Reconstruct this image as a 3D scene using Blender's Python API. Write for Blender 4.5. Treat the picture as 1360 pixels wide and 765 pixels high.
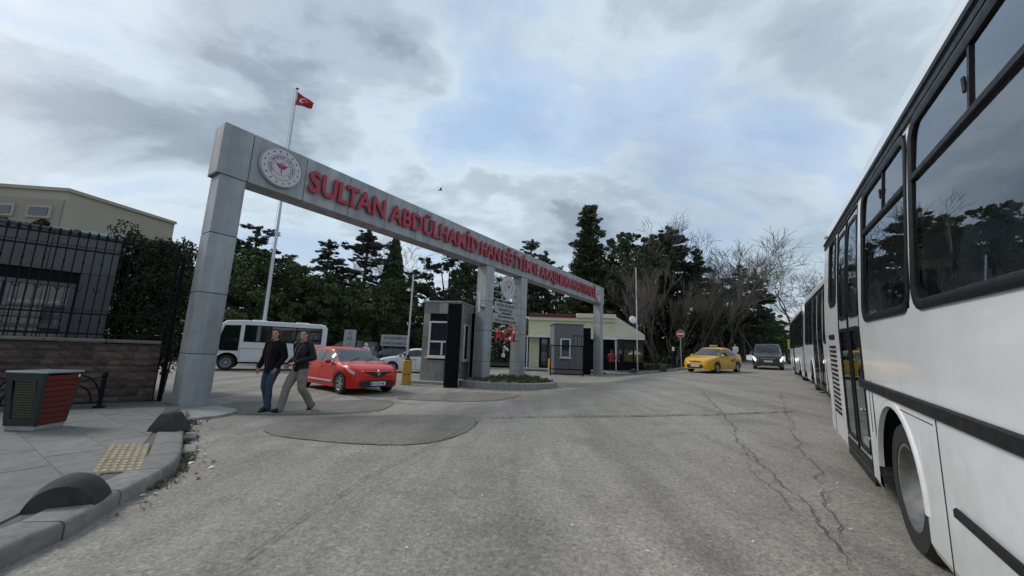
import bpy, bmesh, math, random
import numpy as np
from mathutils import Vector, Matrix, noise as mnoise
for o in list(bpy.data.objects): bpy.data.objects.remove(o)
SC = bpy.context.scene
COL = SC.collection
R = math.radians
# ------------------------------------------------------------------ camera
FPX, PITCH, ROLL, CAMH = 515.0, R(9.45), R(2.1), 1.5
_F = Vector((0, math.cos(PITCH), math.sin(PITCH)))
_U0 = Vector((0, -math.sin(PITCH), math.cos(PITCH)))
_R0 = Vector((1, 0, 0))
_RR = _R0*math.cos(ROLL) + _U0*math.sin(ROLL)
_UU = -_R0*math.sin(ROLL) + _U0*math.cos(ROLL)
cd = bpy.data.cameras.new('camera')
cd.sensor_width = 36; cd.lens = 36*FPX/1360; cd.clip_start = .05; cd.clip_end = 6000
cam = bpy.data.objects.new('camera', cd); COL.objects.link(cam)
m = Matrix((_RR, _UU, -_F)).transposed().to_4x4(); m.translation = (0, 0, CAMH)
cam.matrix_world = m
SC.camera = cam
# ------------------------------------------------------------------ world: broken overcast over a blue sky
SUN_EL, SUN_AZ = R(44), R(-80)      # azimuth measured from +Y towards +X
w = bpy.data.worlds.new('World'); SC.world = w; w.use_nodes = True
nt = w.node_tree; N = nt.nodes; L = nt.links; N.clear()
def wn(t, **k):
    n = N.new(t)
    for a, b in k.items(): setattr(n, a, b)
    return n
def wmath(op, a, b=None, clamp=False):
    n = N.new('ShaderNodeMath'); n.operation = op; n.use_clamp = clamp
    for i, v in enumerate((a, b)):
        if v is None: continue
        if isinstance(v, (int, float)): n.inputs[i].default_value = v
        else: L.new(v, n.inputs[i])
    return n.outputs[0]
out = wn('ShaderNodeOutputWorld')
sky = wn('ShaderNodeTexSky', sky_type='NISHITA', sun_disc=False)
sky.sun_elevation = SUN_EL; sky.sun_rotation = SUN_AZ; sky.air_density = 1.3; sky.dust_density = 2.5
tc = wn('ShaderNodeTexCoord')
sep = wn('ShaderNodeSeparateXYZ'); L.new(tc.outputs['Generated'], sep.inputs[0])
zz = wmath('ADD', wmath('MAXIMUM', sep.outputs[2], 0.0), 0.24)
cx = wmath('DIVIDE', sep.outputs[0], zz); cy = wmath('DIVIDE', sep.outputs[1], zz)
cmb = wn('ShaderNodeCombineXYZ'); L.new(cx, cmb.inputs[0]); L.new(cy, cmb.inputs[1])
def cloudnoise(scale, detail, rough, off, dist=0.0, sx=1, sy=1, rot=0):
    mp = wn('ShaderNodeMapping'); mp.inputs['Location'].default_value = off
    mp.inputs['Scale'].default_value = (sx, sy, 1); mp.inputs['Rotation'].default_value = (0, 0, rot)
    L.new(cmb.outputs[0], mp.inputs[0])
    n = wn('ShaderNodeTexNoise'); n.inputs['Scale'].default_value = scale; n.inputs['Detail'].default_value = detail
    n.inputs['Roughness'].default_value = rough; n.inputs['Distortion'].default_value = dist
    L.new(mp.outputs[0], n.inputs['Vector']); return n.outputs[0]
def wramp(fac, stops):
    r = wn('ShaderNodeValToRGB'); el = r.color_ramp.elements
    r.color_ramp.interpolation = 'EASE'
    while len(el) < len(stops): el.new(.5)
    for e, (p, c) in zip(el, stops): e.position = p; e.color = (*c, 1) if len(c) == 3 else c
    L.new(fac, r.inputs[0]); return r.outputs[0]
CLOUD_OFF = (18.95, 23.85, 0); MASK_OFF = (2.5, 2.3, 0)
c1 = cloudnoise(1.15, 8, .54, CLOUD_OFF, .35, 1, 1.25, -.45)
c2 = cloudnoise(2.3, 6, .55, (1.3, 4.2, 0), .3, 1, 1.35, .6)
dens = wmath('ADD', wmath('MULTIPLY', c1, .74), wmath('MULTIPLY', c2, .26))
# thick cloud is grey underneath, thin cloud is bright white
ccol = wramp(dens, [(.36, (.39, .53, .73)), (.44, (.48, .61, .77)), (.49, (.575, .68, .765)), (.545, (.43, .52, .60)), (.605, (.255, .32, .385)), (.70, (.16, .205, .255))])
hz = wmath('POWER', wmath('SUBTRACT', 1.0, wmath('MAXIMUM', sep.outputs[2], 0.0), True), 7.0)   # milky veil low in the sky
hm = wn('ShaderNodeMix', data_type='RGBA'); L.new(wmath('MULTIPLY', hz, .75), hm.inputs[0]); L.new(ccol, hm.inputs[6]); hm.inputs[7].default_value = (.66, .735, .79, 1); ccol = hm.outputs[2]
cmask = wramp(cloudnoise(.62, 4, .5, MASK_OFF, .2), [(.38, (.55,)*3), (.58, (.95,)*3)])
bg1 = wn('ShaderNodeBackground'); bg1.inputs[1].default_value = .10; L.new(sky.outputs[0], bg1.inputs[0])
bg2 = wn('ShaderNodeBackground'); bg2.inputs[1].default_value = 1.0; L.new(ccol, bg2.inputs[0])
mx = wn('ShaderNodeMixShader'); L.new(cmask, mx.inputs[0]); L.new(bg1.outputs[0], mx.inputs[1]); L.new(bg2.outputs[0], mx.inputs[2])
L.new(mx.outputs[0], out.inputs[0])
# ------------------------------------------------------------------ sun (veiled by cloud)
sd = bpy.data.lights.new('sun', 'SUN'); sd.energy = 1.5; sd.angle = R(16); sd.color = (1, .96, .9)
so = bpy.data.objects.new('sun', sd); COL.objects.link(so)
sv = Vector((math.sin(SUN_AZ)*math.cos(SUN_EL), math.cos(SUN_AZ)*math.cos(SUN_EL), math.sin(SUN_EL)))
so.rotation_euler = sv.to_track_quat('Z', 'Y').to_euler(); so.location = (0, 0, 30)
SC.view_settings.view_transform = 'Standard'; SC.view_settings.look = 'None'
SC.view_settings.exposure = .22; SC.view_settings.gamma = 1; SC.view_settings.use_curve_mapping = False
SC.render.engine = 'CYCLES'; SC.render.resolution_x = 1024; SC.render.resolution_y = 576
# ------------------------------------------------------------------ terrain and pixel helpers
def sst(a, b, x):
    u = min(1, max(0, (x-a)/(b-a))); return u*u*(3-2*u)
def ground(x, y):
    s = .566*x + .824*y; t = .824*x - .566*y
    q = sst(12, 28, s); a = -8.5 - 1.5*q; b = a + 5.5 + .6*q
    r = .006 + .030*sst(a, b, t)
    s = max(-15, s); sc = s if s < 12 else 12 + .7*(min(s, 60)-12)
    return r*sc
def pray(px, py): return _F + _RR*((px-680)/FPX) - _UU*((py-382.5)/FPX)
def atz(px, py, z):
    d = pray(px, py); t = (z-CAMH)/d.z; return Vector((d.x*t, d.y*t, z))
def onground(px, py, dz=0):
    d = pray(px, py); t = 1.0
    while t < 300:
        if d.z*t + CAMH < ground(d.x*t, d.y*t) + dz: break
        t *= 1.002
    return Vector((d.x*t, d.y*t, ground(d.x*t, d.y*t)+dz))
def atd(px, D, dz=0, py=470):
    d = pray(px, py); return Vector((d.x*D, d.y*D, ground(d.x*D, d.y*D)+dz))
def zat(px, py, P):                    # height seen at pixel above the ground point P
    d = pray(px, py); return CAMH + d.z*math.hypot(P[0], P[1])/math.hypot(d.x, d.y)
# ------------------------------------------------------------------ materials
MATS = {}
def mat(name, col, rough=.6, metal=0, var=0., vs=6, bump=0., bs=60, rnd=0., coat=0., spec=.5, streak=0., col2=None, det=5, emit=0, space='Object', bdist=.01):
    if name in MATS: return MATS[name]
    M = bpy.data.materials.new(name); M.use_nodes = True; MATS[name] = M
    t = M.node_tree; b = t.nodes['Principled BSDF']; lk = t.links
    b.inputs['Base Color'].default_value = (*col, 1); b.inputs['Roughness'].default_value = rough
    b.inputs['Metallic'].default_value = metal; b.inputs['Specular IOR Level'].default_value = spec
    if coat: b.inputs['Coat Weight'].default_value = coat; b.inputs['Coat Roughness'].default_value = .04
    if emit: b.inputs['Emission Color'].default_value = (*col, 1); b.inputs['Emission Strength'].default_value = emit
    tx = t.nodes.new('ShaderNodeTexCoord'); co = tx.outputs[space] if space != 'World' else None
    if co is None:
        ge = t.nodes.new('ShaderNodeNewGeometry'); co = ge.outputs['Position']
    def nz(scale, d=det, sc=(1, 1, 1), rg=.6):
        mp = t.nodes.new('ShaderNodeMapping'); mp.inputs['Scale'].default_value = sc; lk.new(co, mp.inputs[0])
        n = t.nodes.new('ShaderNodeTexNoise'); n.inputs['Scale'].default_value = scale; n.inputs['Detail'].default_value = d
        n.inputs['Roughness'].default_value = rg; lk.new(mp.outputs[0], n.inputs[0]); return n.outputs[0]
    cur = None
    def mixc(fac, a, c2, blend='MIX'):
        x = t.nodes.new('ShaderNodeMix'); x.data_type = 'RGBA'; x.blend_type = blend
        if isinstance(fac, float): x.inputs[0].default_value = fac
        else: lk.new(fac, x.inputs[0])
        for i, v in ((6, a), (7, c2)):
            if isinstance(v, tuple): x.inputs[i].default_value = (*v, 1)
            else: lk.new(v, x.inputs[i])
        return x.outputs[2]
    def rng(v, a, c, lo, hi):
        x = t.nodes.new('ShaderNodeMapRange'); lk.new(v, x.inputs[0])
        for i, q in enumerate((a, c, lo, hi)): x.inputs[i+1].default_value = q
        return x.outputs[0]
    cur = col
    if col2 is not None: cur = mixc(rng(nz(vs), .38, .62, 0, 1), col, col2)
    if var:
        v = rng(nz(vs*1.7), .3, .7, 1-var, 1+var)
        cur = mixc(1.0, cur, v, 'MULTIPLY')
    if streak:
        v = rng(nz(vs*2, 4, (1, 1, .06)), .35, .7, 1, 1-streak)
        cur = mixc(1.0, cur, v, 'MULTIPLY')
    if rnd:
        oi = t.nodes.new('ShaderNodeObjectInfo'); v = rng(oi.outputs['Random'], 0, 1, 1-rnd, 1+rnd)
        cur = mixc(1.0, cur, v, 'MULTIPLY')
    if not isinstance(cur, tuple): lk.new(cur, b.inputs['Base Color'])
    if var and rough > .15:
        lk.new(rng(nz(vs*.8), .3, .7, rough*.85, min(1, rough*1.15)), b.inputs['Roughness'])
    if bump:
        bp = t.nodes.new('ShaderNodeBump'); bp.inputs['Strength'].default_value = bump; bp.inputs['Distance'].default_value = bdist
        lk.new(nz(bs, 6), bp.inputs['Height']); lk.new(bp.outputs[0], b.inputs['Normal'])
    return M
def glassmat(name, tint, base=.06, ior=1.75, rough=.01):
    if name in MATS: return MATS[name]
    M = bpy.data.materials.new(name); M.use_nodes = True; MATS[name] = M; t = M.node_tree; t.nodes.clear()
    o = t.nodes.new('ShaderNodeOutputMaterial'); tr = t.nodes.new('ShaderNodeBsdfTransparent'); tr.inputs[0].default_value = (*tint, 1)
    gl = t.nodes.new('ShaderNodeBsdfGlossy'); gl.inputs['Roughness'].default_value = rough; gl.inputs[0].default_value = (.93, .97, 1, 1)
    fr = t.nodes.new('ShaderNodeFresnel'); fr.inputs[0].default_value = ior
    mx = t.nodes.new('ShaderNodeMixShader'); t.links.new(fr.outputs[0], mx.inputs[0]); t.links.new(tr.outputs[0], mx.inputs[1]); t.links.new(gl.outputs[0], mx.inputs[2])
    t.links.new(mx.outputs[0], o.inputs[0]); return M
mat('black_iron', (.008, .008, .009), .6, 0, .3, 30, .2, 200, spec=.12)
mat('dark_core', (.012, .012, .013), .9, spec=.1)
mat('cladding', (.345, .358, .366), .45, .15, .12, 1.4, streak=.36, rnd=.08, spec=.35)
mat('letter_red', (.36, .018, .040), .35, 0, .12, 8)
mat('white_plastic', (.66, .67, .69), .4, 0, .06, 5)
mat('white_paint', (.72, .73, .74), .3, 0, .05, 3, streak=.06)
mat('rubber', (.014, .014, .014), .75, 0, .2, 20, spec=.2)
mat('galv', (.34, .36, .37), .4, .6, .12, 10)
mat('chrome', (.7, .71, .72), .18, 1)
mat('black_plastic', (.016, .016, .017), .42, 0, .15, 12)
mat('car_glass', (.010, .013, .014), .03, 0, spec=.9)
mat('skin', (.42, .25, .18), .55, 0, .1, 30)
mat('concrete', (.27, .265, .25), .9, 0, .22, 5, .5, 90, rnd=.10, bdist=.004)
mat('plate_white', (.7, .71, .7), .4)
mat('ink', (.03, .03, .035), .6)
mat('yellow_paint', (.55, .30, .03), .45, 0, .22, 8, streak=.15)
# ------------------------------------------------------------------ mesh helpers
def link(o, parent=None):
    COL.objects.link(o)
    if parent is not None: o.parent = parent
    return o
def obj(name, me, parent=None, loc=None, rot=None, scale=None):
    o = bpy.data.objects.new(name, me)
    if loc is not None: o.location = loc
    if rot is not None: o.rotation_euler = rot
    if scale is not None: o.scale = scale if not isinstance(scale, (int, float)) else (scale,)*3
    return link(o, parent)
def tag(o, label=None, cat=None, group=None, kind=None):
    if label: o['label'] = label
    if cat: o['category'] = cat
    if group: o['group'] = group
    if kind: o['kind'] = kind
    return o
def thing(name, label, cat, loc=(0, 0, 0), rz=0, group=None, tilt=None):
    o = bpy.data.objects.new(name, None); o.empty_display_size = .2; COL.objects.link(o)
    o.location = loc; o.rotation_euler = (0, 0, rz)
    if tilt is not None: o.matrix_world = Matrix.Translation(loc) @ tilt.to_4x4()
    return tag(o, label, cat, group)
def copy_tree(o, parent=None):
    c = o.copy(); COL.objects.link(c); c.parent = parent
    for ch in o.children: copy_tree(ch, c)
    return c
class MB:
    def __init__(s): s.v = []; s.f = []
    def add(s, vs, fs, M=None):
        b = len(s.v)
        s.v += [tuple(M @ Vector(p)) for p in vs] if M is not None else [tuple(p) for p in vs]
        s.f += [tuple(b+i for i in q) for q in fs]; return s
    def box(s, c, d, M=None, ch=0.0):
        hx, hy, hz = d[0]/2, d[1]/2, d[2]/2; cx, cy, cz = c
        if ch <= 0:
            vs = [(cx+i*hx, cy+j*hy, cz+k*hz) for i in (-1, 1) for j in (-1, 1) for k in (-1, 1)]
            fs = [(0, 1, 3, 2), (4, 6, 7, 5), (0, 4, 5, 1), (2, 3, 7, 6), (0, 2, 6, 4), (1, 5, 7, 3)]
            return s.add(vs, fs, M)
        ch = min(ch, hx*.98, hy*.98, hz*.98)
        vs = []; ix = {}
        for i in (-1, 1):
            for j in (-1, 1):
                for k in (-1, 1):
                    for a in range(3):
                        e = [ch]*3; e[a] = 0
                        ix[(i, j, k, a)] = len(vs)
                        vs.append((cx+i*(hx-e[0]), cy+j*(hy-e[1]), cz+k*(hz-e[2])))
        fs = []
        def quad(ids, n):
            p = [Vector(vs[q]) for q in ids]; nn = (p[1]-p[0]).cross(p[2]-p[0])
            fs.append(tuple(ids) if nn.dot(n) > 0 else tuple(reversed(ids)))
        S = (-1, 1)
        for i in S:
            quad([ix[(i, -1, -1, 0)], ix[(i, 1, -1, 0)], ix[(i, 1, 1, 0)], ix[(i, -1, 1, 0)]], Vector((i, 0, 0)))
            quad([ix[(-1, i, -1, 1)], ix[(1, i, -1, 1)], ix[(1, i, 1, 1)], ix[(-1, i, 1, 1)]], Vector((0, i, 0)))
            quad([ix[(-1, -1, i, 2)], ix[(1, -1, i, 2)], ix[(1, 1, i, 2)], ix[(-1, 1, i, 2)]], Vector((0, 0, i)))
            for j in S:
                quad([ix[(i, j, -1, 0)], ix[(i, j, 1, 0)], ix[(i, j, 1, 1)], ix[(i, j, -1, 1)]], Vector((i, j, 0)))
                quad([ix[(i, -1, j, 0)], ix[(i, 1, j, 0)], ix[(i, 1, j, 2)], ix[(i, -1, j, 2)]], Vector((i, 0, j)))
                quad([ix[(-1, i, j, 1)], ix[(1, i, j, 1)], ix[(1, i, j, 2)], ix[(-1, i, j, 2)]], Vector((0, i, j)))
                for k in S: quad([ix[(i, j, k, 0)], ix[(i, j, k, 1)], ix[(i, j, k, 2)]], Vector((i, j, k)))
        return s.add(vs, fs, M)
    def tube(s, pts, r, n=8, cap=True, M=None, ell=None):
        pts = [Vector(p) for p in pts]; rs = r if isinstance(r, (list, tuple)) else [r]*len(pts)
        rings = []; pu = None
        for i, p in enumerate(pts):
            d = (pts[min(i+1, len(pts)-1)] - pts[max(i-1, 0)]).normalized()
            u = pu if pu is not None else (Vector((0, 0, 1)) if abs(d.z) < .9 else Vector((1, 0, 0)))
            u = (u - d*u.dot(d)).normalized(); pu = u; v = d.cross(u)
            e = ell if ell else 1
            rings.append([p + (u*math.cos(2*math.pi*k/n) + v*math.sin(2*math.pi*k/n)*e)*rs[i] for k in range(n)])
        return s.loft(rings, cap=cap, M=M)
    def loft(s, rings, closed=True, cap=True, M=None):
        n = len(rings[0]); vs = [p for q in rings for p in q]; fs = []
        for i in range(len(rings)-1):
            for k in range(n if closed else n-1):
                a, b = i*n+k, i*n+(k+1) % n; fs.append((a, b, b+n, a+n))
        if cap: fs.append(tuple(reversed(range(n)))); fs.append(tuple((len(rings)-1)*n+k for k in range(n)))
        return s.add(vs, fs, M)
    def lathe(s, prof, n=16, M=None, cap=False):
        return s.loft([[(r*math.cos(2*math.pi*k/n), r*math.sin(2*math.pi*k/n), z) for k in range(n)] for r, z in prof], cap=cap, M=M)
    def prism(s, poly, z0, z1, M=None):
        n = len(poly); vs = [(x, y, z0) for x, y in poly] + [(x, y, z1) for x, y in poly]
        fs = [tuple(reversed(range(n))), tuple(range(n, 2*n))] + [(i, (i+1) % n, n+(i+1) % n, n+i) for i in range(n)]
        return s.add(vs, fs, M)
    def mesh(s, name, m=None, smooth=None):
        me = bpy.data.meshes.new(name); me.from_pydata(s.v, [], s.f)
        if m is not None: me.materials.append(MATS[m] if isinstance(m, str) else m)
        if smooth is not None:
            me.polygons.foreach_set('use_smooth', [True]*len(me.polygons)); me.set_sharp_from_angle(angle=R(smooth))
        me.update(); return me
    def build(s, name, m=None, parent=None, smooth=None, **k): return obj(name, s.mesh(name, m, smooth), parent, **k)
def npmesh(name, V, F, m):
    V = np.asarray(V, np.float32); F = np.asarray(F, np.int32); k = F.shape[1]
    me = bpy.data.meshes.new(name); me.vertices.add(len(V)); me.vertices.foreach_set('co', V.ravel())
    me.loops.add(F.size); me.loops.foreach_set('vertex_index', F.ravel()); me.polygons.add(len(F))
    me.polygons.foreach_set('loop_start', np.arange(0, F.size, k, dtype=np.int32)); me.polygons.foreach_set('loop_total', np.full(len(F), k, np.int32))
    me.update(calc_edges=True); me.materials.append(MATS[m]); return me
def rotx(a): return Matrix.Rotation(a, 4, 'X')
def roty(a): return Matrix.Rotation(a, 4, 'Y')
def rotz(a): return Matrix.Rotation(a, 4, 'Z')
T = lambda x, y, z: Matrix.Translation((x, y, z))
def interp(tab, x):
    if x <= tab[0][0]: return tab[0][1]
    for (a, b), (c, d) in zip(tab, tab[1:]):
        if x <= c: return b + (d-b)*(x-a)/(c-a)
    return tab[-1][1]
def sinterp(tab, x):                     # smooth interpolation (Catmull-Rom on values)
    if x <= tab[0][0]: return tab[0][1]
    if x >= tab[-1][0]: return tab[-1][1]
    for i in range(len(tab)-1):
        (a, b), (c, d) = tab[i], tab[i+1]
        if x <= c:
            u = (x-a)/(c-a)
            mb = (d-tab[i-1][1])/(c-tab[i-1][0]) if i > 0 else (d-b)/(c-a)
            md = (tab[i+2][1]-b)/(tab[i+2][0]-a) if i+2 < len(tab) else (d-b)/(c-a)
            mb *= c-a; md *= c-a
            return (2*u**3-3*u*u+1)*b + (u**3-2*u*u+u)*mb + (-2*u**3+3*u*u)*d + (u**3-u*u)*md
# ------------------------------------------------------------------ lettering from the built-in font
_GL = {}
def text_mesh(body, key, extrude=.02, offset=0.0, size=1.0, m='ink'):
    kk = (body, key)
    if kk in _GL: return _GL[kk]
    cu = bpy.data.curves.new('lettering', 'FONT'); cu.body = body; cu.size = size; cu.extrude = extrude; cu.offset = offset; cu.align_x = 'LEFT'
    cu.resolution_u = 3
    ob = bpy.data.objects.new('lettering', cu); COL.objects.link(ob)
    dg = bpy.context.evaluated_depsgraph_get(); me = bpy.data.meshes.new_from_object(ob.evaluated_get(dg))
    bpy.data.objects.remove(ob); bpy.data.curves.remove(cu)
    xs = [v.co.x for v in me.vertices] or [0]
    x0, x1 = min(xs), max(xs)
    for v in me.vertices: v.co.x -= x0
    me.materials.clear(); me.materials.append(MATS[m]); me.update()
    _GL[kk] = (me, x1-x0); return _GL[kk]
def text_on(parent, body, loc, rot, width, height, m='ink', name='lettering', extrude=.004, offset=.012):
    me, wd = text_mesh(body, ('line', m), extrude, offset, 1.0, m)
    return obj(name, me, parent, loc, rot, (width/wd, height/.72, 1))
# ================================================================== SETTING
def asphalt(name, base, dark, light, seed, gloss=.85):
    M = bpy.data.materials.new(name); M.use_nodes = True; MATS[name] = M
    t = M.node_tree; b = t.nodes['Principled BSDF']; lk = t.links; nn = t.nodes.new
    ge = nn('ShaderNodeNewGeometry'); P = ge.outputs['Position']
    def nz(scale, d=6, rg=.6, off=0, dist=0, sc=(1, 1, 1), rot=0):
        mp = nn('ShaderNodeMapping'); mp.inputs['Location'].default_value = (off, off*.7, 0); mp.inputs['Scale'].default_value = sc
        mp.inputs['Rotation'].default_value = (0, 0, rot); lk.new(P, mp.inputs[0])
        n = nn('ShaderNodeTexNoise'); n.inputs['Scale'].default_value = scale; n.inputs['Detail'].default_value = d; n.inputs['Roughness'].default_value = rg
        n.inputs['Distortion'].default_value = dist; lk.new(mp.outputs[0], n.inputs[0]); return n.outputs[0]
    def rng(v, a, c, lo, hi):
        x = nn('ShaderNodeMapRange'); lk.new(v, x.inputs[0])
        for i, q in enumerate((a, c, lo, hi)): x.inputs[i+1].default_value = q
        return x.outputs[0]
    def mixc(fac, a, c2, blend='MIX'):
        x = nn('ShaderNodeMix'); x.data_type = 'RGBA'; x.blend_type = blend
        if isinstance(fac, float): x.inputs[0].default_value = fac
        else: lk.new(fac, x.inputs[0])
        for i, v in ((6, a), (7, c2)):
            if isinstance(v, tuple): x.inputs[i].default_value = (*v, 1)
            else: lk.new(v, x.inputs[i])
        return x.outputs[2]
    vo = nn('ShaderNodeTexVoronoi'); vo.inputs['Scale'].default_value = 85; lk.new(P, vo.inputs['Vector'])
    agg = rng(vo.outputs['Color'], .15, .9, .80, 1.22)                      # stone chips
    vb = nn('ShaderNodeTexVoronoi'); vb.inputs['Scale'].default_value = 38; lk.new(P, vb.inputs['Vector'])
    sp1 = nn('ShaderNodeSeparateColor'); lk.new(vb.outputs['Color'], sp1.inputs[0]); agg2 = rng(sp1.outputs[0], .55, .98, .97, 1.20); agg3 = rng(sp1.outputs[1], .75, 1.0, 1.0, .76)
    c = mixc(rng(nz(.33, 5, .6, seed), .36, .64, 0, 1), base, light)
    c = mixc(rng(nz(1.1, 7, .65, seed+9, .4), .50, .68, 0, .75), c, dark)
    c = mixc(rng(nz(1.0, 6, .6, seed+4, .3, (3.2, .35, 1), .58), .48, .70, 0, .55), c, dark)   # drag marks along the road
    c = mixc(1.0, c, rng(nz(.55, 3, .5, seed+30, .2, (2.6, .16, 1), .60), .40, .62, .88, 1.10), 'MULTIPLY')                # tyre-polished tracks along the road
    c = mixc(1.0, c, agg, 'MULTIPLY'); c = mixc(1.0, c, agg2, 'MULTIPLY'); c = mixc(1.0, c, agg3, 'MULTIPLY')
    c = mixc(1.0, c, rng(nz(24, 4, .7, seed+3), .3, .7, .78, 1.22), 'MULTIPLY')
    vs = nn('ShaderNodeTexVoronoi'); vs.inputs['Scale'].default_value = 2.3; lk.new(P, vs.inputs['Vector'])
    spot = rng(vs.outputs['Distance'], .03, .055, .62, 1.0)                 # old gum and oil spots
    c = mixc(1.0, c, spot, 'MULTIPLY')
    lk.new(c, b.inputs['Base Color']); b.inputs['Roughness'].default_value = gloss; b.inputs['Specular IOR Level'].default_value = .35
    bp = nn('ShaderNodeBump'); bp.inputs['Strength'].default_value = .5; bp.inputs['Distance'].default_value = .006
    ad = nn('ShaderNodeMath'); ad.operation = 'ADD'; lk.new(vo.outputs['Distance'], ad.inputs[0]); lk.new(nz(30, 5), ad.inputs[1])
    lk.new(ad.outputs[0], bp.inputs['Height']); lk.new(bp.outputs[0], b.inputs['Normal'])
    return M
asphalt('asphalt', (.240, .224, .194), (.180, .168, .146), (.282, .264, .229), 0)
asphalt('asphalt_patch', (.160, .150, .131), (.120, .113, .10), (.195, .183, .16), 21)
asphalt('asphalt_smooth', (.20, .189, .168), (.16, .151, .135), (.235, .222, .198), 43)
mat('tar', (.085, .081, .073), .8, 0, .3, 10)
mat('soil', (.055, .042, .030), .95, 0, .4, 3, .8, 30, bdist=.03)
# --- one sheet of ground, fine near the camera, reaching the horizon
ax = sorted(set([-3000, -1200, -500, -250, -150] + list(range(-100, -30, 8)) + [x*.75 for x in range(-40, 67)] + list(range(52, 110, 8)) + [150, 250, 500, 1200, 3000]))
ay = sorted(set([-3000, -800, -200, -60, -30, -15] + [y*.75 for y in range(-12, 75)] + list(range(58, 110, 8)) + [150, 250, 500, 1200, 3000]))
V = [(x, y, ground(x, y)) for y in ay for x in ax]; nx = len(ax)
F = [(j*nx+i, j*nx+i+1, (j+1)*nx+i+1, (j+1)*nx+i) for j in range(len(ay)-1) for i in range(nx-1)]
mb = MB(); mb.add(V, F); road = mb.build('road', 'asphalt', smooth=60); tag(road, 'grey worn asphalt road and forecourt', None, None, 'structure')
def rag(poly, step=.12, amp=.03, seed=0):     # break a polygon's outline into an uneven one
    rnd = random.Random(seed); out = []
    for i in range(len(poly)):
        a = Vector(poly[i]); b = Vector(poly[(i+1) % len(poly)]); n = max(1, int((b-a).length/step))
        for k in range(n):
            p = a.lerp(b, k/n); out.append((p.x+rnd.uniform(-amp, amp), p.y+rnd.uniform(-amp, amp)))
    return out
def smoothpoly(pts, it=2):
    for _ in range(it):
        q = []
        for i in range(len(pts)):
            a, b = Vector(pts[i]), Vector(pts[(i+1) % len(pts)]); q += [tuple(a.lerp(b, .25)), tuple(a.lerp(b, .75))]
        pts = q
    return pts
def sheet(name, poly, dz, m, parent=road):
    bm = bmesh.new(); vs = [bm.verts.new((x, y, ground(x, y)+dz)) for x, y in poly]; f = bm.faces.new(vs)
    if f.normal.z < 0: f.normal_flip()
    bmesh.ops.triangulate(bm, faces=[f]); me = bpy.data.meshes.new(name); bm.to_mesh(me); bm.free(); me.materials.append(MATS[m])
    return obj(name, me, parent)
def gpoly(px): return [tuple(onground(x, y).xy) for x, y in px]
patch_px = [(345, 570), (362, 579), (400, 584), (460, 589.5), (530, 592.5), (580, 588), (618, 576), (640, 557), (600, 551), (520, 552), (430, 554), (370, 560)]
sheet('asphalt_patch', rag(smoothpoly(gpoly(patch_px)), .10, .012, 1), .010, 'asphalt_patch')
sheet('asphalt_patch', rag(smoothpoly(gpoly([(280, 540), (300, 551), (360, 551.5), (430, 550.5), (500, 547.5), (523, 538), (520, 530), (420, 534), (330, 532)])), .12, .015, 2), .012, 'asphalt_patch')
sheet('asphalt_patch', rag(smoothpoly(gpoly([(515, 530), (560, 532), (640, 534), (680, 530), (692, 523), (640, 521), (560, 522)])), .12, .02, 3), .011, 'asphalt_patch')
def crackline(px, wd, seed, jit=.03, step=.07, branch=0, name='crack', m='tar', dz=.016):
    rnd = random.Random(seed); pts = [onground(x, y) for x, y in px]; P = []
    for a, b in zip(pts, pts[1:]):
        n = max(1, int((b-a).length/step))
        for k in range(n): P.append(a.lerp(b, k/n))
    P.append(pts[-1])
    ox = 0; Q = []
    for i, p in enumerate(P):
        d = (P[min(i+1, len(P)-1)]-P[max(0, i-1)]); d.z = 0; d.normalize(); nrm = Vector((-d.y, d.x, 0))
        ox = ox*.8 + rnd.uniform(-jit, jit); Q.append((p+nrm*ox, nrm, wd*rnd.uniform(.25, 1.3)*(1 if 2 < i < len(P)-3 else .3)))
    b = MB(); vs = []
    for p, nrm, ww in Q:
        for s in (-1, 1):
            q = p+nrm*ww*s; vs.append((q.x, q.y, ground(q.x, q.y)+dz))
    b.add(vs, [(2*i, 2*i+2, 2*i+3, 2*i+1) for i in range(len(Q)-1)])
    for _ in range(branch):
        i = rnd.randrange(3, max(4, len(Q)-8)); p, nrm, ww = Q[i]; sd_ = rnd.choice((-1, 1)); vs = []; L_ = rnd.randrange(5, 14)
        d = (nrm*sd_*rnd.uniform(.5, 1)+Vector((-nrm.y, nrm.x, 0))*rnd.uniform(-1, 1)).normalized(); q = p.copy(); k = 0
        while k < L_:
            nn_ = Vector((-d.y, d.x, 0)); w2 = ww*.55*(1-k/L_)+.001
            for s in (-1, 1): r_ = q+nn_*w2*s; vs.append((r_.x, r_.y, ground(r_.x, r_.y)+dz+.001))
            q = q+d*.05; d = (d+Vector((rnd.uniform(-.5, .5), rnd.uniform(-.5, .5), 0))).normalized(); k += 1
        b.add(vs, [(2*i, 2*i+2, 2*i+3, 2*i+1) for i in range(len(vs)//2-1)])
    return b.build(name, m, road)
crackline([(930, 517), (962, 552), (985, 588), (1010, 622), (1060, 662), (1085, 695), (1110, 722), (1136, 764)], .007, 5, .03, branch=18)
crackline([(1035, 520), (1052, 570), (1075, 612), (1094, 650), (1110, 700), (1100, 716)], .0055, 6, .03, branch=12)
crackline([(985, 588), (1000, 625), (1030, 660), (1062, 690)], .004, 61, .04, branch=8)
crackline([(640, 556), (800, 554), (960, 551), (1062, 547)], .030, 7, .010, dz=.024)
crackline([(640, 558), (560, 600), (480, 640), (390, 698), (300, 765)], .006, 8, .010, dz=.024)
crackline(patch_px[:9], .007, 9, .014)
crackline([(280, 541), (300, 552), (360, 552), (430, 551), (500, 548), (523, 539)], .014, 10, .012)
crackline([(285, 516), (400, 512), (500, 533), (560, 538)], .022, 12, .02)
crackline([(640, 534), (680, 531), (692, 523)], .012, 13, .015)
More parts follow.
